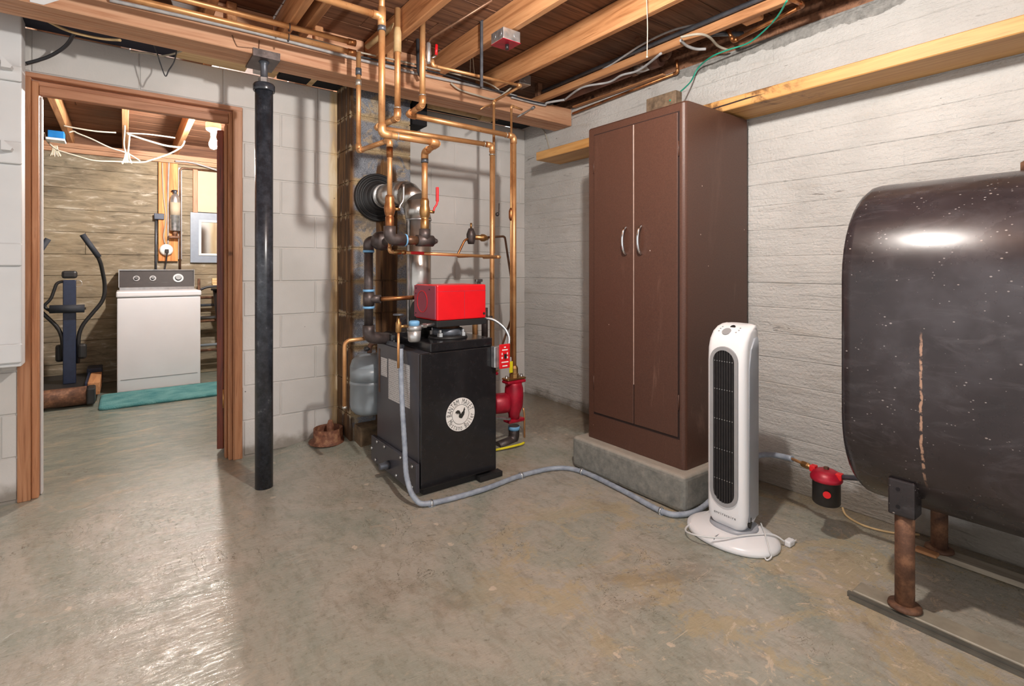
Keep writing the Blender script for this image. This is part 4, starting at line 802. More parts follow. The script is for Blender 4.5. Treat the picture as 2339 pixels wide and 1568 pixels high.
for zz_ in (0.725, 0.61, 0.488, 0.366, 0.244):
    q = MB()
    for i in range(8): yy = FYc-0.0385+i*0.011; q.box(XF-0.0068, XF-0.0053, yy-0.0021, yy+0.0021, zz_-0.0016, zz_+0.0016)
    part('grille_rivets', q, M['steel'], tf)
def topx(z_): 
    for a, b in zip(L[:-1], L[1:]):
        if a[0].z <= z_ <= b[0].z: t_ = (z_-a[0].z)/(b[0].z-a[0].z); xa = min(p.x for p in a); xb = min(p.x for p in b); return xa+(xb-xa)*t_
for zz_, dy, ry_, nm, mt in ((0.843, 0.012, 0.019, 'display', 'grey_plastic'), (0.860, 0.0, 0.011, 'power_button', 'black_plastic')):
    o = V(topx(zz_), FYc+dy, zz_); nn = V(-0.62, 0, 0.78); part(nm, MB().tube2([o-nn*0.002, o+nn*0.0012], [ry_, ry_], nn, 20, False), M[mt], tf)
for dy, zz_ in ((0.045, 0.842), (0.045, 0.851), (0.042, 0.858), (-0.03, 0.842), (-0.036, 0.850), (-0.036, 0.858)):
    o = V(topx(zz_), FYc+dy, zz_); nn = V(-0.62, 0, 0.78); part('control_dot', MB().tube2([o-nn*0.002, o+nn*0.001], [0.0035, 0.0035], nn, 10, False), M['grey_plastic'], tf)
q = MB(); textline(q, 'enviracaire', (XF-0.0008, FYc-0.003, 0.097), (0, -1, 0), (0, 0, 1), 0.016, 0.0088); part('lettering', q, M['black_print'], tf)
q = MB().prism([(1.99, 0.105), (2.004, 0.105), (2.004, 0.085), (2.012, 0.085), (1.998, 0.062), (1.982, 0.085), (1.99, 0.085)], FYc-HW-0.0006, FYc-HW*0.9, 'Y'); part('arrow_mark', q, M['black_print'], tf)
part('rear_shell', MB().loft([sect(z_, XF+0.040, 2.104, HW+0.0016, 0.003) for z_ in (0.09, 0.70)]+[sect(0.775, XF+0.055, 2.106, HW+0.0012, 0.003), sect(0.82, XF+0.09, 2.106, HW*0.985, 0.003)]), M['side_plastic'], tf)
fc = thing('fan_cord', 'white mains cord wrapped round the tower fan base', 'cord', (2.0, 1.15, 0.0))
part('wrap', MB().tube(spline([onZ(1625, 1165, 0.04), onZ(1568, 1205, 0.02), onZ(1585, 1222, 0.036), onZ(1650, 1229, 0.045), onZ(1720, 1222, 0.046), onZ(1765, 1222, 0.042), onZ(1792, 1238, 0.02)], 8), 0.0035, 8), M['white_paint'], fc)
part('loop', MB().tube(spline([onZ(1738, 1196, 0.05), onZ(1748, 1222, 0.048), onZ(1757, 1255, 0.034), onZ(1762, 1272, 0.012), onZ(1752, 1280, 0.006), onZ(1746, 1273, 0.006)], 8), 0.003, 8), M['white_paint'], fc)
pg = onZ(1803, 1240, 0.012); part('plug', MB().rbox(pg.x-0.022, pg.x+0.022, pg.y-0.013, pg.y+0.013, 0.0005, 0.024, 0.006).cyl(pg+V(0.02, -0.005, 0), pg+V(0.042, -0.008, 0), 0.003).cyl(pg+V(0.02, 0.006, 0), pg+V(0.042, 0.005, 0), 0.003), M['white_plastic'], fc)

# ---- oil tank on its legs
tk = thing('oil_tank', 'large black oval oil tank on rusty legs', 'tank', (2.235, 0.0, 0))
TCX, TW, TZ0, TZ1, TYE = 2.238, 0.338, 0.285, 1.405, 0.745
def oval(y, k=1.0, n=20):
    w = TW*k; zc0 = TZ0+TW; zc1 = TZ1-TW; d = 0.0
    o = [V(TCX+w*math.cos(math.pi*i/n), y, zc1+w*math.sin(math.pi*i/n)) for i in range(n+1)]+[V(TCX-w*math.cos(math.pi*i/n), y, zc0-w*math.sin(math.pi*i/n)) for i in range(n+1)]
    return o
LP = [(TYE, 0.35), (TYE-0.004, 0.62), (TYE-0.014, 0.84), (TYE-0.028, 0.95), (TYE-0.045, 0.992), (TYE-0.06, 1.0)]
loops = [oval(y, k) for y, k in LP]+[oval(-0.72, 1.0)]+[oval(-1.52+y*0-0+0.0, 1) for y in ()]+[oval(-0.735, 0.95), oval(-0.75, 0.35)]
part('shell', MB().loft(loops), M['tank'], tk)
part('fill_bung', MB().lathe([(0.035, 0), (0.035, 0.03), (0.028, 0.035)], (TCX, 0.3, TZ1-0.004), n=16), M['rust'], tk)
for (lx, ly) in ((1.985, 0.562), (2.495, 0.597), (1.985, -0.5), (2.495, -0.5)):
    s_ = 1 if lx > TCX else -1; zt_ = 0.36
    lg = part('leg', MB().lathe([(0.0265, 0.012), (0.0265, zt_)], (lx, ly, 0.0), n=20), M['rust'], tk)
    part('foot', MB().lathe([(0.042, 0.022), (0.046, 0.026), (0.044, 0.034), (0.028, 0.038)], (lx, ly, 0.0), n=24), M['rust'], lg)
    br = part('leg_bracket', MB().rbox(lx-0.035, lx+0.035, ly-0.036, ly+0.036, zt_-0.04, zt_+0.075, 0.006), M['tank'], tk, 'black welded bracket')
    for dz in (-0.01, 0.045): part('bracket_hole', MB().lathe([(0.006, 0), (0.006, 0.0008)], (lx-0.0355, ly+0.008, zt_+dz), (-1, 0, 0), 10), M['void'], br)
# runners under the tank legs
M['runner'] = plain('painted_runner', c(150, 142, 126), 0.5, 0, 0.16, 14)
single('tank_runner', MB().rbox(1.955, 2.03, -0.9, 0.70, 0.002, 0.0215, 0.003, 1), M['runner'], 'flat weathered board under the near legs of the oil tank', 'board')
single('rubber_strip', MB().box(1.928, 1.940, -0.9, 0.70, 0.0005, 0.010).box(1.942, 1.9545, -0.9, 0.71, 0.0005, 0.016), plain('dark_edge_strip', c(92, 88, 80), 0.6), 'thin dark strip along the near runner board edge', 'strip')
single('tank_runner', MB().rbox(2.46, 2.535, -0.9, 0.72, 0.002, 0.0215, 0.003, 1), M['old_wood'], 'flat weathered board under the far tank legs by wall', 'board')
w_ = onZ(2120, 1262, 0.03); single('wood_wedge', MB().rbox(w_.x-0.02, w_.x+0.02, w_.y-0.03, w_.y+0.04, 0.022, 0.034, 0.003, 1), M['fir_y'], 'short reddish wood wedge beside the far tank leg', 'wood')
# oil filter and line
t = thing('oil_filter', 'black oil filter canister with red cap hanging near the tank', 'filter', (2.27, 0.905, 0.15))
o = V(2.27, 0.905, 0)
part('canister', MB().lathe([(0.045, 0.152), (0.05, 0.158), (0.05, 0.245), (0.053, 0.248)], o, n=28), M['black_plastic'], t)
part('cap', MB().lathe([(0.055, 0.246), (0.058, 0.252), (0.057, 0.262), (0.046, 0.280), (0.030, 0.288), (0.01, 0.29)], o, n=28), M['red_metal'], t)
part('cap_bolt', MB().lathe([(0.01, 0.288), (0.01, 0.299)], o, n=6, smooth=False), M['rust'], t)
part('cap_ear', MB().rbox(2.255, 2.285, 0.845, 0.868, 0.262, 0.288, 0.004), M['red_tag'], t); part('cap_ear', MB().rbox(2.255, 2.285, 0.942, 0.965, 0.266, 0.292, 0.004), M['red_tag'], t)
part('canister_mark', MB().lathe([(0.014, 0), (0.014, 0.001)], (2.2225, 0.884, 0.205), (-1, -0.35, 0), 14), M['red_tag'], t)
t = thing('oil_line', 'oil line in grey sleeve from fan side to the red-capped filter', 'pipe', (2.4, 1.2, 0.2))
part('sleeve', MB().tube(spline([(2.42, 1.50, 0.12), (2.40, 1.35, 0.16), (2.36, 1.20, 0.245), (2.32, 1.06, 0.275)], 8), 0.0125, 10), M['conduit'], t)
part('brass_nut', MB().lathe([(0.008, 0), (0.014, 0.01), (0.014, 0.035), (0.009, 0.05)], (2.30, 1.015, 0.275), (-0.35, -0.9, 0.0), 6, False), M['brass'], t); part('tube', MB().cyl((2.322, 1.07, 0.275), (2.27, 0.95, 0.278), 0.006), M['copper'], t)
part('tank_nipple', MB().tube([(2.27, 0.85, 0.276), (2.26, 0.76, 0.30), (2.255, 0.70, 0.32)], 0.010, 10), M['dark_steel'], t)
single('floor_cable', MB().tube(spline([onZ(1924, 1160, 0.03), onZ(1935, 1180, 0.006), onZ(1975, 1202, 0.006), onZ(2040, 1218, 0.006), onZ(2100, 1222, 0.006)], 8), 0.0045, 8), M['tan_pipe'], 'thin tan cable curving on the floor under the oil tank', 'cable')
# ---- grey flexible conduit over the floor
cp_ = [V(1.108, 2.405, 0.70), V(1.098, 2.38, 0.55), V(1.085, 2.335, 0.40), V(1.075, 2.29, 0.25), V(1.06, 2.235, 0.12), V(1.075, 2.175, 0.035), onZ(985, 1150, 0.014), onZ(1100, 1120, 0.014), onZ(1190, 1087, 0.014), onZ(1270, 1070, 0.014), onZ(1330, 1078, 0.014), onZ(1420, 1120, 0.014), onZ(1510, 1168, 0.014), onZ(1556, 1176, 0.014), V(2.07, 1.352, 0.016), V(2.21, 1.35, 0.05), V(2.33, 1.35, 0.10), V(2.42, 1.42, 0.13)]
cs = spline(cp_, 14)
t = thing('flexible_conduit', 'grey ribbed flexible conduit from boiler top across the floor', 'conduit', (1.6, 2.1, 0))
part('sleeve', MB().tube(cs, [0.0128 if i % 2 else 0.0118 for i in range(len(cs))], 12), M['conduit'], t)
for i in (6, 8, 10, 12):
    p = cp_[i]; tn = (cp_[i+1]-cp_[i-1]).normalized(); part('clip', MB().tube([p-tn*0.005, p+tn*0.005], 0.017, 12).box(p.x-0.016, p.x+0.016, p.y-0.016, p.y+0.004, 0.0008, 0.003), M['galv'], t)

# ---- white painted board panel at the far left
t = thing('white_cupboard', 'white painted plank cupboard hung on the wall left of the doorway', 'cupboard', (-0.55, 3.22, 0.66))
part('carcass', MB().rbox(-0.95, -0.372, 3.19, 3.30, 0.66, 2.26, 0.006), M['white_paint'], t)
for (py0, py1) in ((0, 0),): pass
for zz_, h_ in ((0.68, 0.085), (1.10, 0.0), (1.115, 0.10), (1.57, 0.10), (1.94, 0.07)):
    if h_: part('batten', MB().rbox(-0.95, -0.369, 3.170, 3.1895, zz_, zz_+h_, 0.006), M['white_paint'], t)
for zz_ in (1.62, 1.98): part('peg', MB().prism([(-0.43, zz_), (-0.40, zz_), (-0.395, zz_+0.012), (-0.43, zz_+0.05)], 3.12, 3.17, 'Y'), M['white_paint'], t)

# ---- junction boxes, conduits, hangers under the joists
jb = onX(1155, 92, 1.50)
t = thing('junction_box', 'galvanised junction box with red cover hanging from a joist', 'box', (1.55, jb.y, 2.19))
_j = onZ(1155, 88, 2.245); JX, JY, JZ = _j.x, _j.y, 2.217
part('box', MB().rbox(JX-0.052, JX+0.052, JY-0.052, JY+0.052, JZ, JZ+0.055, 0.003), M['galv'], t)
for s_ in (-0.025, 0.025):
    part('knockout', MB().lathe([(0.013, 0), (0.013, 0.0015)], (JX-0.0522, JY+s_, JZ+0.03), (-1, 0, 0), 14), M['galv'], t); part('knockout', MB().lathe([(0.013, 0), (0.013, 0.0015)], (JX+s_, JY-0.0522, JZ+0.03), (0, -1, 0), 14), M['galv'], t)
part('cover', MB().rbox(JX-0.054, JX+0.054, JY-0.054, JY+0.054, JZ-0.003, JZ-0.0003, 0.001), M['red_metal'], t)
part('thermal_cutout', MB().cyl((JX+0.005, JY-0.005, JZ-0.028), (JX+0.005, JY-0.005, JZ-0.003), 0.009), M['black_plastic'], t)
part('hanger_tab', MB().box(JX-0.012, JX+0.012, JY+0.02, JY+0.05, JZ+0.055, 2.2805), M['galv'], t)
o = onY(1190, 190, 2.70)
t = thing('junction_box', 'plain galvanised junction box at the girder end of a joist', 'box', (o.x, 2.70, o.z-0.03))
part('box', MB().rbox(o.x-0.05, o.x+0.045, 2.65, 2.75, o.z-0.02, o.z+0.045, 0.003), M['galv'], t); part('knockout', MB().lathe([(0.015, 0), (0.015, 0.002)], (o.x+0.0, 2.6498, o.z+0.012), (0, -1, 0), 14), M['galv'], t)
J2 = o
cv = spline([V(J2.x-0.03, 2.70, J2.z+0.045), onY(1180, 150, 2.62), onY(1200, 122, 2.50), onY(1230, 108, 2.42), onY(1243, 80, 2.35), onX(1240, 50, 1.95)+V(-0.02, 0.0, 0.0), V(1.70, 2.15, 2.41)], 10)
single('flexible_cable', MB().tube(cv, [0.0085 if i % 2 else 0.0075 for i in range(len(cv))], 10), M['galv'], 'ribbed metal cable rising from the plain junction box to the joists', 'cable')
h0 = onX(1096, 50, 1.505); h1 = onX(1096, 200, 1.505)
single('strap_hanger', MB().box(1.513, 1.5175, h0.y-0.012, h0.y+0.012, h1.z, h0.z+0.01).box(1.501, 1.513, h0.y-0.015, h0.y-0.011, h1.z, h0.z), M['dark_steel'], 'dark steel strap hanging from the joist beside the red-covered box', 'hanger')
single('wire_tie', MB().tube([onY(1075, 112, 2.50), onY(1074, 165, 2.62)], 0.002, 6).tube([onY(1078, 112, 2.50), onY(1084, 172, 2.62)], 0.002, 6), M['white_cable'], 'thin wire tie holding the slim tube to a joist', 'wire')
single('nail_hook', MB().tube(spline([onX(978, 42, 1.40), onX(1005, 48, 1.40), onX(1022, 55, 1.40), onX(1032, 62, 1.40), onX(1030, 55, 1.40)], 5), 0.003, 6), M['galv'], 'bent wire hook under the planks near the copper risers', 'hook')
single('pull_cord', MB().tube(spline([onY(1477, 0, 1.45)+V(0, 0, 0.1), onY(1477, 0, 1.45), onY(1479, 60, 1.45), onY(1478, 128, 1.45)], 8), 0.0022, 6).ball(onY(1478, 130, 1.45), 0.005, n=8, m=6), M['white_cable'], 'white pull cord dangling from the ceiling', 'cord')
# cables along the girder
def cable(nm, pts, r, m, lab): return single(nm, MB().tube(spline(pts, 8), r, 8), M[m], lab, 'cable')
G = 2.765
cable('girder_cable', [onY(250, 0, G), onY(420, 38, G), onY(560, 70, G), onY(640, 90, G), onY(815, 135, G), onY(960, 170, G), onY(1100, 200, G), onY(1180, 220, G)], 0.0085, 'grey_cable', 'thick grey cable clipped along the face of the girder')
cable('girder_cable', [onY(815, 128, G-.012), onY(960, 158, G-.012), onY(1020, 172, G-.012), onY(1100, 197, G-.012), onY(1190, 225, G-.012), onY(1250, 238, G-.012), onY(1262, 236, G-.012)], 0.006, 'black_cable', 'black cable beside the grey one on the girder right half')
cable('girder_cable', [onY(640, 75, G-.02), onY(720, 92, G-.02), onY(815, 118, G-.02), onY(960, 150, G-.02), onY(1100, 185, G-.02), onY(1140, 205, G-.02)], 0.005, 'white_cable', 'white cable lying above the lower copper main')
cable('girder_cable', [onY(1030, 190, G-.01), onY(1050, 205, G-.01), onY(1090, 218, G-.01), onY(1128, 227, G-.01), onY(1150, 215, G-.02), onY(1168, 200, G-.04)], 0.006, 'white_cable', 'loop of white cable sagging on the girder below the plain box')
cable('wall_cable', [onZ(1290, 228, 2.27), onZ(1330, 200, 2.275), onZ(1390, 188, 2.27), onZ(1420, 172, 2.275), onZ(1460, 160, 2.27), onZ(1510, 122, 2.275)], 0.007, 'grey_cable', 'wavy grey cable stapled below the rightmost joist')
cable('girder_cable', [onY(1168, 222, G-.005), onY(1240, 240, G-.005), onY(1250, 235, G-.03), onZ(1290, 228, 2.27)], 0.008, 'grey_cable', 'grey cable end turning off the girder towards the right wall')
cable('wall_wire', [onX(1232, 290, 2.63), onX(1243, 300, 2.625), onX(1250, 320, 2.63), onX(1255, 342, 2.632)], 0.004, 'white_cable', 'short white wire hanging on the right wall near the corner')
single('anchor_bolt', MB().cyl(onY(1182, 267, 2.73), onY(1218, 246, 2.77), 0.006, n=8).cyl(onY(1215, 248, 2.765), onY(1220, 245, 2.77), 0.011, n=8), M['galv'], 'steel bolt sticking out of the girder near the right wall', 'bolt')
single('nail_clip', MB().tube([onY(1097, 250, 2.74), onY(1110, 242, 2.75), onY(1125, 238, 2.755)], 0.0045, 6), M['copper'], 'bent copper clip under the girder beside the slim tube', 'clip')
cable('black_cable', [onY(60, 145, 3.30), onY(110, 130, 3.27), onY(150, 105, 3.2), onY(170, 75, 3.1)], 0.008, 'black_cable', 'black cable sagging from cupboard top to the girder')
cable('yellow_cable', [onY(95, 40, 2.962), onY(108, 48, 3.02), onY(160, 72, 3.02), onY(230, 88, 3.02), onY(275, 92, 2.962)], 0.006, 'tan_pipe', 'yellowish cable behind the girder above the doorway')
cable('loop_wire', [onY(346, 92, 2.9605), onY(352, 104, 3.05), onY(360, 125, 3.1), onY(368, 150, 3.1), onY(378, 174, 3.1), onY(386, 160, 3.1), onY(398, 140, 3.1), onY(404, 112, 3.03), onY(406, 105, 2.9605)], 0.0028, 'black_cable', 'thin dark wire loop hanging in front of the lintel')
cable('white_wire', [onY(298, 118, 3.15), onY(340, 122, 3.15), onY(368, 128, 3.15), onY(400, 122, 3.1), onY(420, 114, 3.05)], 0.005, 'white_cable', 'white cable sagging above the lintel behind the girder')
cable('hook_wire', [onY(530, 80, 2.772), onY(540, 103, 2.773), onY(548, 107, 2.773), onY(590, 112, 2.773), onY(600, 120, 2.773), onY(592, 118, 2.773), onY(592, 92, 2.773)], 0.002, 'rust_steel', 'thin bent wire on the girder face above the post')
# pipes along the right wall under the ceiling
def pp(px, py, z_): return onZ(px, py, z_)
single('iron_conduit', MB().tube([V(2.333, 2.75, 2.341), V(2.333, -0.5, 2.341)], 0.0125, 12), M['dark_steel'], 'dark iron conduit running along the rightmost joist', 'conduit')
a = onX(1340, 250, 2.52); b = onX(1545, 172, 2.52)
t = thing('drain_pipe', 'brown drain pipe with coupling high by the right wall', 'pipe', (2.52, 2.3, 2.27)); zd = 2.335
part('pipe', MB().tube([(2.52, 2.95, zd), (2.52, 1.92, zd)], 0.032, 18), M['drain_pipe'], t)
for ya, yb, r_, m_ in ((2.08, 2.11, 0.04, 'rust'), (1.98, 2.075, 0.036, 'galv'), (1.90, 1.975, 0.041, 'drain_pipe')): part('coupling', MB().tube([(2.52, ya, zd), (2.52, yb, zd)], r_, 18), M[m_], t)
part('end_valve', MB().tube(fillet([(2.52, 1.90, zd), (2.52, 1.84, zd), (2.50, 1.83, 2.40)], 0.03), 0.018, 12), M['rust'], t)
t = thing('slim_copper_tube', 'slim old copper tube along the top of the right wall', 'pipe', (2.61, 2.3, 2.2))
run(t, [(2.612, 2.74, 2.235), (2.612, 1.85, 2.262), (2.59, 1.84, 2.33)], 0.0085, 'old_copper')
single('edge_strip', MB().rbox(2.605, 2.638, 1.95, 2.74, 2.278, 2.288, 0.002, 1), M['fir_y'], 'thin wood strip along the right wall top', 'wood')
t = thing('copper_branch', 'old copper branch pipe below the joists at upper right', 'pipe', (2.45, 1.2, 2.25)); zb_ = 2.272
a = onZ(1835, 12, zb_); b = onZ(1675, 90, zb_); 
run(t, [V(a.x-0.13, a.y+0.01, zb_), V(a.x, a.y, zb_), V(b.x, b.y, zb_-0.01), V(b.x-0.025, b.y+0.02, zb_+0.06)], 0.0095, 'old_copper')
single('branch_pipe', MB().tube([V(2.36, 1.52, 2.30), V(2.56, 1.42, 2.32)], 0.012, 10), M['dark_steel'], 'short dark pipe branching from the iron conduit to the wall', 'pipe')
single('branch_pipe', MB().tube([V(2.36, 2.02, 2.31), V(2.56, 1.95, 2.33)], 0.010, 10), M['rust'], 'short rusty pipe joining joist and drain pipe', 'pipe')
cable('green_wire', [onZ(1797, 2, 2.262), onZ(1770, 45, 2.262), onZ(1715, 95, 2.255), onZ(1660, 115, 2.25), onZ(1625, 130, 2.245), onX(1595, 155, 2.60), onX(1575, 190, 2.56), onX(1530, 235, 2.33)+V(0, 0, 0.012)], 0.0042, 'green_cable', 'green ground wire looping from joist to the cabinet top')
cable('grey_wire', [onZ(1300, 205, 2.30), onZ(1400, 145, 2.33), onZ(1470, 100, 2.35), onZ(1540, 68, 2.36), onZ(1610, 53, 2.36)], 0.006, 'grey_cable', 'grey cable snaking above the iron conduit')
cable('cable_loop', [onZ(1555, 92, 2.285), onZ(1570, 105, 2.28), onZ(1590, 112, 2.28), onZ(1612, 112, 2.28)], 0.008, 'grey_cable', 'short curled end of grey cable beside the conduit')
cable('flat_cable', [onZ(1555, 85, 2.28), onZ(1595, 78, 2.272), onZ(1620, 85, 2.272), onZ(1640, 105, 2.275), onZ(1662, 114, 2.272)], 0.0065, 'white_cable', 'flat tan cable bridging joist and wall at upper right')
t = single('joist_block', MB().rbox(2.375, 2.43, 1.24, 1.33, 2.285, 2.33, 0.006, 1), M['fir_y'], 'splintered wood block nailed beside the rightmost joist', 'wood')
# tan vent pipe behind girder
t = thing('waste_pipe', 'tan waste pipe along the wall top behind the girder', 'pipe', (1.9, 3.16, 2.18))
xa = onY(950, 262, 3.16).x; xb = onY(1118, 290, 3.16).x
part('pipe', MB().tube([(xa-0.1, 3.16, 2.232), (xb, 3.16, 2.232)], 0.034, 18), M['tan_pipe'], t); part('coupling', MB().tube([(xb-0.09, 3.16, 2.232), (xb+0.012, 3.16, 2.232)], 0.041, 18), M['tan_pipe'], t); part('plug', MB().tube([(xb+0.012, 3.16, 2.232), (xb+0.07, 3.16, 2.232)], 0.018, 12), M['rust'], t)
single('black_duct', MB().rbox(1.52, 1.63, 3.12, 3.33, 2.06, 2.22, 0.006), M['void'], 'black duct end beside the chimney under the girder', 'duct')

# ---- small valve handle on the wall pipe
t = thing('wall_valve', 'little dark lever valve by the right copper pipes', 'valve', (2.1, PY2+0.2, 1.3))
o = onY(1136, 490, PY2+0.15); part('body', MB().ball(o, 0.014), M['iron'], t); part('lever', MB().tube([o, o+V(0.012, 0, 0.02), o+V(0.014, 0, 0.075)], 0.003, 6), M['iron'], t)
t = thing('hose_bib', 'small steel hose fitting rising behind the red burner', 'valve', (1.62, 2.66, 1.0))
o = onY(1093, 640, 2.68); part('body', MB().tube([o+V(-0.006, 0, -0.12), o], 0.007, 8).tube([o+V(0.012, 0, -0.12), o+V(0.01, 0, 0)], 0.007, 8), M['iron'], t); part('nut', MB().rbox(o.x-0.022, o.x+0.024, o.y-0.012, o.y+0.012, o.z-0.012, o.z+0.006, 0.003), M['steel'], t)

# ================================================================ LAUNDRY ROOM THINGS
def bulb(loc, lab, ceil_z, lit='lit'):
    t = thing('light_bulb', lab, 'bulb', (loc[0], loc[1], loc[2]-0.06)); x, y, z_ = loc
    part('glass', MB().lathe([(0.004, -0.058), (0.022, -0.05), (0.031, -0.03), (0.031, -0.008), (0.022, 0.02), (0.014, 0.045)], (x, y, z_), n=20), M[lit], t)
    part('lampholder', MB().lathe([(0.018, 0.046), (0.02, 0.075), (0.05, 0.095), (0.056, 0.11), (0.056, 0.15), (0.05, 0.152), (0.05, ceil_z-z_)], (x, y, z_), n=24), M['porcelain'], t)
    return t
bulb(BULB2, 'glaring bare bulb on the laundry ceiling seen through the doorway', ZC-0.001, 'lit2')
bulb(BULB, 'bare bulb overhead in the front room', ZC-0.001)
# washing machine
wm = thing('washing_machine', 'white top-loading washing machine with dark control panel', 'washer', (0.26, 6.0, 0))
part('cabinet', MB().rbox(-0.055, 0.575, 5.687, 6.30, 0.012, 0.845, 0.008), M['appliance'], wm)
part('top', MB().rbox(-0.062, 0.582, 5.678, 6.30, 0.848, 0.90, 0.012), M['appliance'], wm)
part('kick_seam', MB().box(-0.03, 0.55, 5.6855, 5.6868, 0.118, 0.124), M['grey_plastic'], wm)
part('hinge_strip', MB().box(-0.04, 0.56, 6.08, 6.15, 0.901, 0.925), M['steel'], wm)
pn = part('control_panel', MB().prism([(6.13, 0.925), (6.30, 0.925), (6.30, 1.085), (6.19, 1.085)], -0.04, 0.56, 'X'), plain('washer_panel', c(44, 36, 34), 0.6, 0, 0.1), wm)
part('panel_trim', MB().box(-0.045, 0.565, 6.18, 6.302, 1.086, 1.096).box(-0.048, -0.041, 6.13, 6.302, 0.925, 1.096).box(0.561, 0.568, 6.13, 6.302, 0.925, 1.096), M['steel'], pn)
for xx, rr in ((0.09, 0.018), (0.22, 0.018), (0.43, 0.03)):
    o = V(xx, 6.158, 1.01); nn = V(0, -0.93, 0.35); part('dial', MB().tube2([o, o+nn*0.02], [rr, rr*0.8], nn, 20, True), M['black_plastic'], pn); part('dial_ring', MB().tube2([o-nn*0.001, o+nn*0.003], [rr*1.5, rr*1.5], nn, 24, False), M['grey_plastic'], pn)
for xx in (0.09, 0.22, 0.32): part('panel_print', MB().box(xx-0.03, xx+0.03, 6.146, 6.148, 0.963, 0.968), M['grey_plastic'], pn)
# rug
q = MB(); rx0, rx1, ry0, ry1 = -0.165, 1.0, 5.10, 5.66
lp = lambda k, z_: [V(a, b, z_) for a, b in [(rx0+0.05-(0.05-k)*math.cos(t_), ry0+0.05-(0.05-k)*math.sin(t_)) for t_ in [i*math.pi/10 for i in range(6)]]+[(rx1-k, ry0+k), (rx1-k, ry1-k)]+[(rx0+0.05-(0.05-k)*math.cos(t_), ry1-0.05+(0.05-k)*math.sin(t_)) for t_ in [math.pi/2-i*math.pi/10 for i in range(6)]]]
single('rug', q.loft([lp(0.004, 0.001), lp(0.0, 0.012), lp(0.004, 0.022), lp(0.02, 0.026)]), M['rug'], 'teal shaggy rug in front of the washing machine', 'rug')
# exercise machine
em_ = thing('exercise_machine', 'dark blue treadmill with curved black swing arms', 'treadmill', (-0.35, 5.7, 0))
YA = 5.75; pa = lambda px, py, Y=YA: onY(px, py, Y)
rl = onZ(150, 940).y
part('front_roller', MB().cyl((-0.75, 5.38, 0.085), (-0.245, 5.38, 0.085), 0.072, n=24), M['rust'], em_, 'brown-black front roller')
part('roller_cap', MB().rbox(-0.244, -0.19, 5.30, 5.46, 0.02, 0.15, 0.012), M['rubber'], em_)
part('deck', MB().rbox(-0.75, -0.25, 5.40, 6.25, 0.07, 0.13, 0.01), M['rubber'], em_)
part('side_rail', MB().rbox(-0.245, -0.165, 5.47, 6.0, 0.06, 0.165, 0.006), M['fir_y'], em_, 'orange wooden side rail'); part('rail_trim', MB().rbox(-0.262, -0.2465, 5.45, 6.22, 0.06, 0.172, 0.004), M['navy'], em_)
part('rail_end', MB().rbox(-0.275, -0.165, 6.02, 6.22, 0.06, 0.20, 0.008), M['navy'], em_)
p0, p1_ = pa(161, 840), pa(159, 640); part('post', MB().rbox(p1_.x-0.042, p1_.x+0.042, YA-0.03, YA+0.03, 0.13, p1_.z, 0.006), M['navy'], em_)
h_ = pa(159, 627); part('console', MB().rbox(h_.x-0.05, h_.x+0.05, YA-0.04, YA+0.04, h_.z-0.035, h_.z+0.03, 0.018), M['rubber'], em_)
f0, f1 = pa(113, 707, 5.70), pa(193, 705, 5.70); part('foam_roller', MB().cyl(f0, f1, 0.034, n=20), M['foam'], em_)
part('foam_rod', MB().cyl(V(f0.x-0.02, 5.70, f0.z), V(f1.x+0.01, 5.70, f1.z), 0.01), M['rubber'], em_)
part('swing_arm', MB().tube(fillet([pa(190, 540, 5.6), pa(228, 590, 5.62), pa(240, 650), pa(238, 685), pa(180, 752), pa(178, 830)], 0.09, 5), 0.015, 10), M['rubber'], em_); part('arm_grip', MB().tube([pa(188, 536, 5.6), pa(226, 588, 5.618)], 0.021, 12), M['foam'], em_)
part('swing_arm', MB().tube(fillet([pa(60, 610, 5.62), pa(50, 650), pa(70, 690), pa(141, 756), pa(145, 820)], 0.09, 5), 0.015, 10), M['rubber'], em_); part('arm_grip', MB().tube([pa(110, 546, 5.6), pa(64, 612, 5.62)], 0.021, 12), M['foam'], em_)
part('hand_bar', MB().tube(fillet([pa(152, 643), pa(130, 645), pa(116, 685), pa(98, 700), pa(115, 711)], 0.06, 5), 0.012, 10), M['rubber'], em_)
part('pivot', MB().rbox(pa(188, 800).x-0.03, pa(188, 800).x+0.03, YA-0.03, YA+0.03, pa(188, 820).z, pa(188, 785).z, 0.02), M['rubber'], em_); part('pivot', MB().rbox(pa(135, 805).x-0.03, pa(135, 805).x+0.03, YA+0.05, YA+0.1, pa(135, 830).z, pa(135, 790).z, 0.02), M['rubber'], em_)
pr_ = pa(178, 645); part('key_ring', MB().tube([pr_+V(0.028*math.cos(i*math.pi/8), 0, -0.01+0.028*math.sin(i*math.pi/8)) for i in range(17)], 0.002, 6), M['steel'], em_)
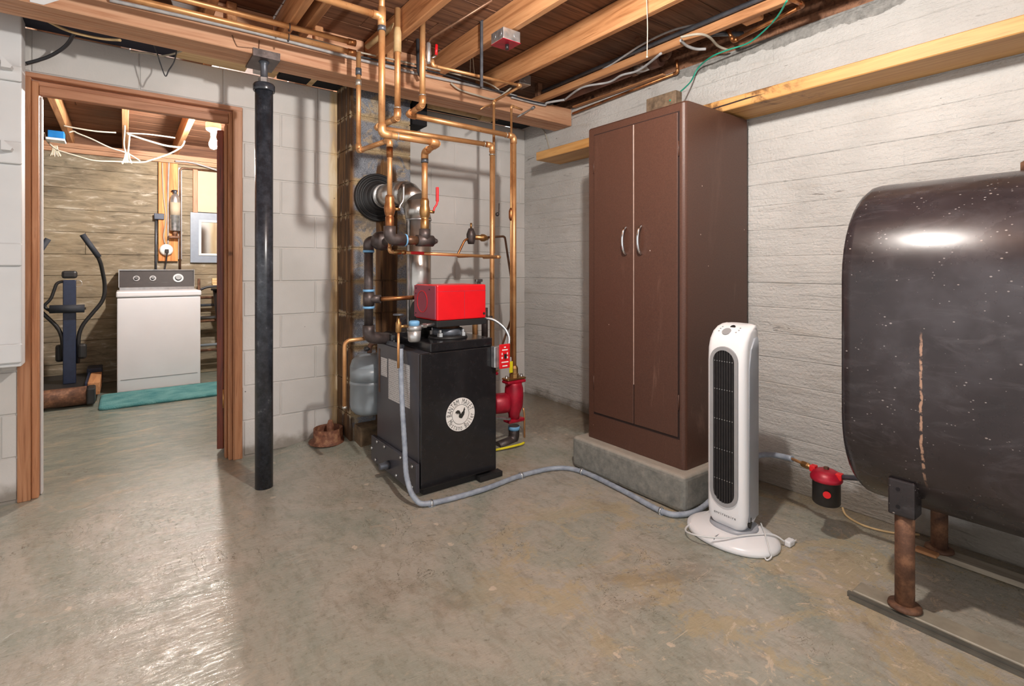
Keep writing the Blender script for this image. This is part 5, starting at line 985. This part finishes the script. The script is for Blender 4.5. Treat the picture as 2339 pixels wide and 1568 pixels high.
# wood board with cables, cylinder and outlet
t = thing('mounting_board', 'vertical orange wood board on the laundry wall', 'board', (0.35, YL, 1.18))
part('board', MB().rbox(0.272, 0.438, YL-0.04, YL-0.004, 1.18, 2.185, 0.003, 1), M['fir_z'], t); part('backing', MB().rbox(0.44, 0.475, YL-0.025, YL-0.004, 1.2, 2.15, 0.002, 1), M['grey_plastic'], t, 'grey strip beside the board')
YW = YL-0.075
o = onY(400, 480, YW); z0, z1 = onY(400, 528, YW).z, onY(400, 440, YW).z
t = thing('metal_cylinder', 'silver extinguisher cylinder mounted on the orange board', 'cylinder', (o.x, YW, z0))
part('shell', MB().lathe([(0.03, z0), (0.045, z0+0.004), (0.045, z1-0.09), (0.036, z1-0.04), (0.016, z1-0.01)], (o.x, YW, 0), n=24), M['galv'], t); part('valve', MB().lathe([(0.014, z1-0.012), (0.018, z1+0.0), (0.016, z1+0.025)], (o.x, YW, 0), n=12), M['dark_steel'], t); part('nozzle', MB().cyl((o.x-0.03, YW, z1+0.015), (o.x+0.02, YW, z1+0.018), 0.008), M['black_plastic'], t)
part('bracket', MB().rbox(o.x-0.06, o.x+0.035, YW-0.03, YW+0.03, z0-0.075, z0-0.05, 0.004).cyl((o.x, YW, z0-0.05), (o.x, YW, z0), 0.02), M['rust'], t); part('paper_tag', MB().tube([(o.x, YW, z0+0.16), (o.x, YW, z0+0.29)], 0.0456, 24), M['cream'], t)
o = onY(380, 571, YL-0.055); t = thing('wall_outlet', 'round white outlet with plug on the orange board', 'outlet', (o.x, YL-0.05, o.z))
part('plate', MB().lathe([(0.058, -0.012), (0.058, 0.008), (0.045, 0.022), (0.02, 0.024)], (o.x, YL-0.056, o.z), (0, -1, 0), 24), M['porcelain'], t); part('plug', MB().rbox(o.x-0.014, o.x+0.018, YL-0.11, YL-0.08, o.z-0.035, o.z+0.005, 0.005), M['black_plastic'], t)
cable('washer_cord', [V(o.x+0.004, YL-0.095, o.z-0.03), V(o.x-0.002, YL-0.06, o.z-0.12), V(o.x-0.015, YL-0.04, o.z-0.22)], 0.006, 'black_cable', 'black washer cord hanging from the round outlet')
cable('board_cable', [onY(371, 372, YL-0.047), onY(373, 440, YL-0.047), onY(379, 500, YL-0.047), onY(374, 540, YL-0.047), onY(379, 562, YL-0.05)], 0.006, 'white_cable', 'white cable running down the orange board to the outlet')
cable('board_cable', [onY(386, 372, YL-0.047), onY(384, 440, YL-0.047), onY(384, 560, YL-0.047)], 0.007, 'grey_cable', 'grey conduit running down the orange board')
o = onY(367, 495, YL-0.05); single('cable_bracket', MB().rbox(o.x-0.055, o.x+0.03, YL-0.06, YL-0.041, o.z-0.03, o.z+0.03, 0.004), M['navy'], 'dark blue clamp across the left edge of the orange board', 'bracket')
single('wall_conduit', MB().tube(fillet([onY(411, 622, YL-0.02), onY(411, 384, YL-0.02), onY(500, 392, YL-0.02)], 0.04), 0.011, 10), M['rust_steel'], 'brown pipe bending along the laundry wall right of the cylinder', 'pipe')
single('wall_conduit', MB().tube([onY(357, 500, YL-0.02), onY(356, 620, YL-0.02)], 0.009, 10), M['dark_steel'], 'thin dark pipe on the laundry wall left of the orange board', 'pipe')
o = onY(355, 622, YL-0.06); single('pipe_plug', MB().lathe([(0.03, 0), (0.03, 0.05), (0.015, 0.06)], (o.x, YL-0.06, o.z-0.03), n=14), M['black_plastic'], 'black cap on the pipe behind the washing machine', 'cap')
# mirror and cream panel
A = onY(435, 485, YL-0.03); B = onY(436, 600, YL-0.03)
t = thing('mirror', 'grey framed mirror on the laundry wall behind the door', 'mirror', (A.x+0.2, YL, B.z)); fx0, fx1, fz0, fz1 = A.x, A.x+0.46, B.z, A.z; wv = 0.085
fr = lambda k: [(fx0+k, fz0+k), (fx1-k, fz0+k), (fx1-k, fz1-k), (fx0+k, fz1-k)]
part('frame', MB().ring(fr(0), fr(wv), YL-0.03, YL-0.004, 'Y'), M['frame_blue'], t); part('frame_lip', MB().ring(fr(wv-0.01), fr(wv+0.012), YL-0.038, YL-0.029, 'Y'), M['white_paint'], t); part('glass', MB().box(fx0+wv, fx1-wv, YL-0.014, YL-0.010, fz0+wv, fz1-wv), M['mirror'], t)
A = onY(452, 390, YL-0.03); B = onY(452, 484, YL-0.03)
t = thing('window_cover', 'cream board covering the laundry window above the mirror', 'panel', (A.x+0.2, YL, B.z)); part('board', MB().box(A.x, A.x+0.6, YL-0.02, YL-0.004, B.z, A.z), M['cream'], t); part('trim', MB().rbox(A.x-0.045, A.x-0.001, YL-0.035, YL-0.004, B.z-0.01, A.z+0.01, 0.003, 1), M['cas_z'], t)
A = onY(484, 636, 6.1); single('wood_scrap', MB().rbox(A.x, A.x+0.12, 6.08, 6.12, A.z-0.08, A.z, 0.003, 1), M['pale_wood'], 'pale wood offcut beside the washing machine', 'wood')
# rack and bin right of the washer
t = thing('pipe_rack', 'low metal rail rack right of the washing machine', 'rack', (0.75, 6.2, 0))
for py, m_ in ((680, 'rust'), (697, 'dark_steel'), (725, 'tank_grey'), (733, 'rust'), (788, 'tank_grey'), (800, 'rust')): o = onY(478, py, 6.2); part('rail', MB().cyl((0.60, 6.2, o.z), (1.2, 6.2, o.z), 0.014), M[m_], t)
for xx in (0.615, 1.15): part('upright', MB().rbox(xx-0.012, xx+0.012, 6.215, 6.24, 0.0, 1.0, 0.003, 1), M['rust'], t)
A = onY(488, 662, 5.95); single('black_tub', MB().loft([ell(A.x+0.16, 6.02, 0.10, 0.10, 0.30), ell(A.x+0.16, 6.02, 0.16, 0.13, A.z)]).loft([ell(A.x+0.16, 6.02, 0.175, 0.145, A.z-0.01), ell(A.x+0.16, 6.02, 0.175, 0.145, A.z+0.012)]).loft([ell(A.x+0.16, 6.02, 0.10, 0.10, 0.001), ell(A.x+0.16, 6.02, 0.10, 0.10, 0.30)]), M['black_plastic'], 'tall black tub partly hidden by the open door', 'tub')
cable('black_hose', [onY(458, 662, 5.9), onY(475, 656, 5.9), onY(500, 655, 5.9), onY(520, 662, 5.9)], 0.012, 'black_cable', 'black hose arching right of the washing machine')
# ceiling clutter of the laundry
o = onY(128, 312, 5.2); t = thing('blue_box', 'small blue box tucked between laundry joists', 'box', (o.x, 5.2, o.z-0.03)); part('box', MB().rbox(o.x-0.045, o.x+0.05, 5.15, 5.25, o.z-0.02, o.z+0.035, 0.004), M['blue_box'], t); part('lid', MB().rbox(o.x-0.055, o.x+0.055, 5.14, 5.26, o.z-0.038, o.z-0.021, 0.003), M['white_plastic'], t)
YC = 5.3; pc = lambda px, py, Y=YC: onY(px, py, Y)
cable('ceiling_cord', [pc(100, 303), pc(108, 322), pc(120, 335), pc(130, 342)], 0.006, 'white_cable', 'white cord at the upper left corner of the doorway')
cable('ceiling_cord', [pc(130, 343), pc(180, 358), pc(215, 367), pc(260, 369), pc(320, 371), pc(345, 366), pc(390, 350), pc(415, 335), pc(422, 322)], 0.0065, 'white_cable', 'long sagging white cord across the laundry ceiling')
cable('ceiling_cord', [pc(145, 287), pc(175, 293), pc(220, 300), pc(265, 303)], 0.006, 'white_cable', 'white cord stapled between the two left laundry joists')
cable('ceiling_cord', [pc(158, 302), pc(168, 300), pc(178, 305), pc(210, 318), pc(250, 337), pc(290, 350), pc(320, 368)], 0.006, 'white_cable', 'twisted white cord slanting down to the middle joist')
cable('ceiling_cord', [pc(280, 250), pc(285, 290), pc(283, 330), pc(288, 352)], 0.006, 'white_cable', 'white cord hanging along the middle laundry joist')
cable('ceiling_cord', [pc(290, 306), pc(340, 322), pc(380, 333), pc(415, 337)], 0.008, 'white_cable', 'thick white cord sagging towards the bulb')
cable('ceiling_cord', [pc(288, 304), pc(340, 307), pc(400, 315)], 0.006, 'white_cable', 'taut white cord right of the middle laundry joist')
cable('ceiling_cord', [pc(296, 308), pc(294, 330), pc(292, 352)], 0.007, 'white_cable', 'doubled white cord dropping to the frayed tassel')
for (u, v, lab) in ((125, 343, 'frayed rope tassel at the left of the laundry ceiling'), (291, 360, 'frayed rope tassel hanging from the middle laundry joist')):
    q = MB()
    for k in range(9): a_ = random.uniform(-1, 1); q.tube(spline([pc(u+a_*6, v-10), pc(u+a_*9, v+2), pc(u+a_*16, v+14+random.uniform(-4, 4))], 3), 0.004, 5)
    single('rope_tassel', q, M['cream'], lab, 'rope')
cable('wall_cable', [onY(400, 368, YL-0.06), onY(440, 372, YL-0.06), onY(480, 384, YL-0.06), onY(505, 392, YL-0.06)], 0.009, 'grey_cable', 'grey cable slanting over the laundry wall top')

# things of one kind share a group
_by = {}
for o in bpy.data.objects:
    if o.parent is None and 'category' in o: _by.setdefault(o.name.split('.')[0], []).append(o)
for k, v in _by.items():
    if len(v) > 1:
        for o in v: o['group'] = k.replace('_', ' ')+'s of the basement'
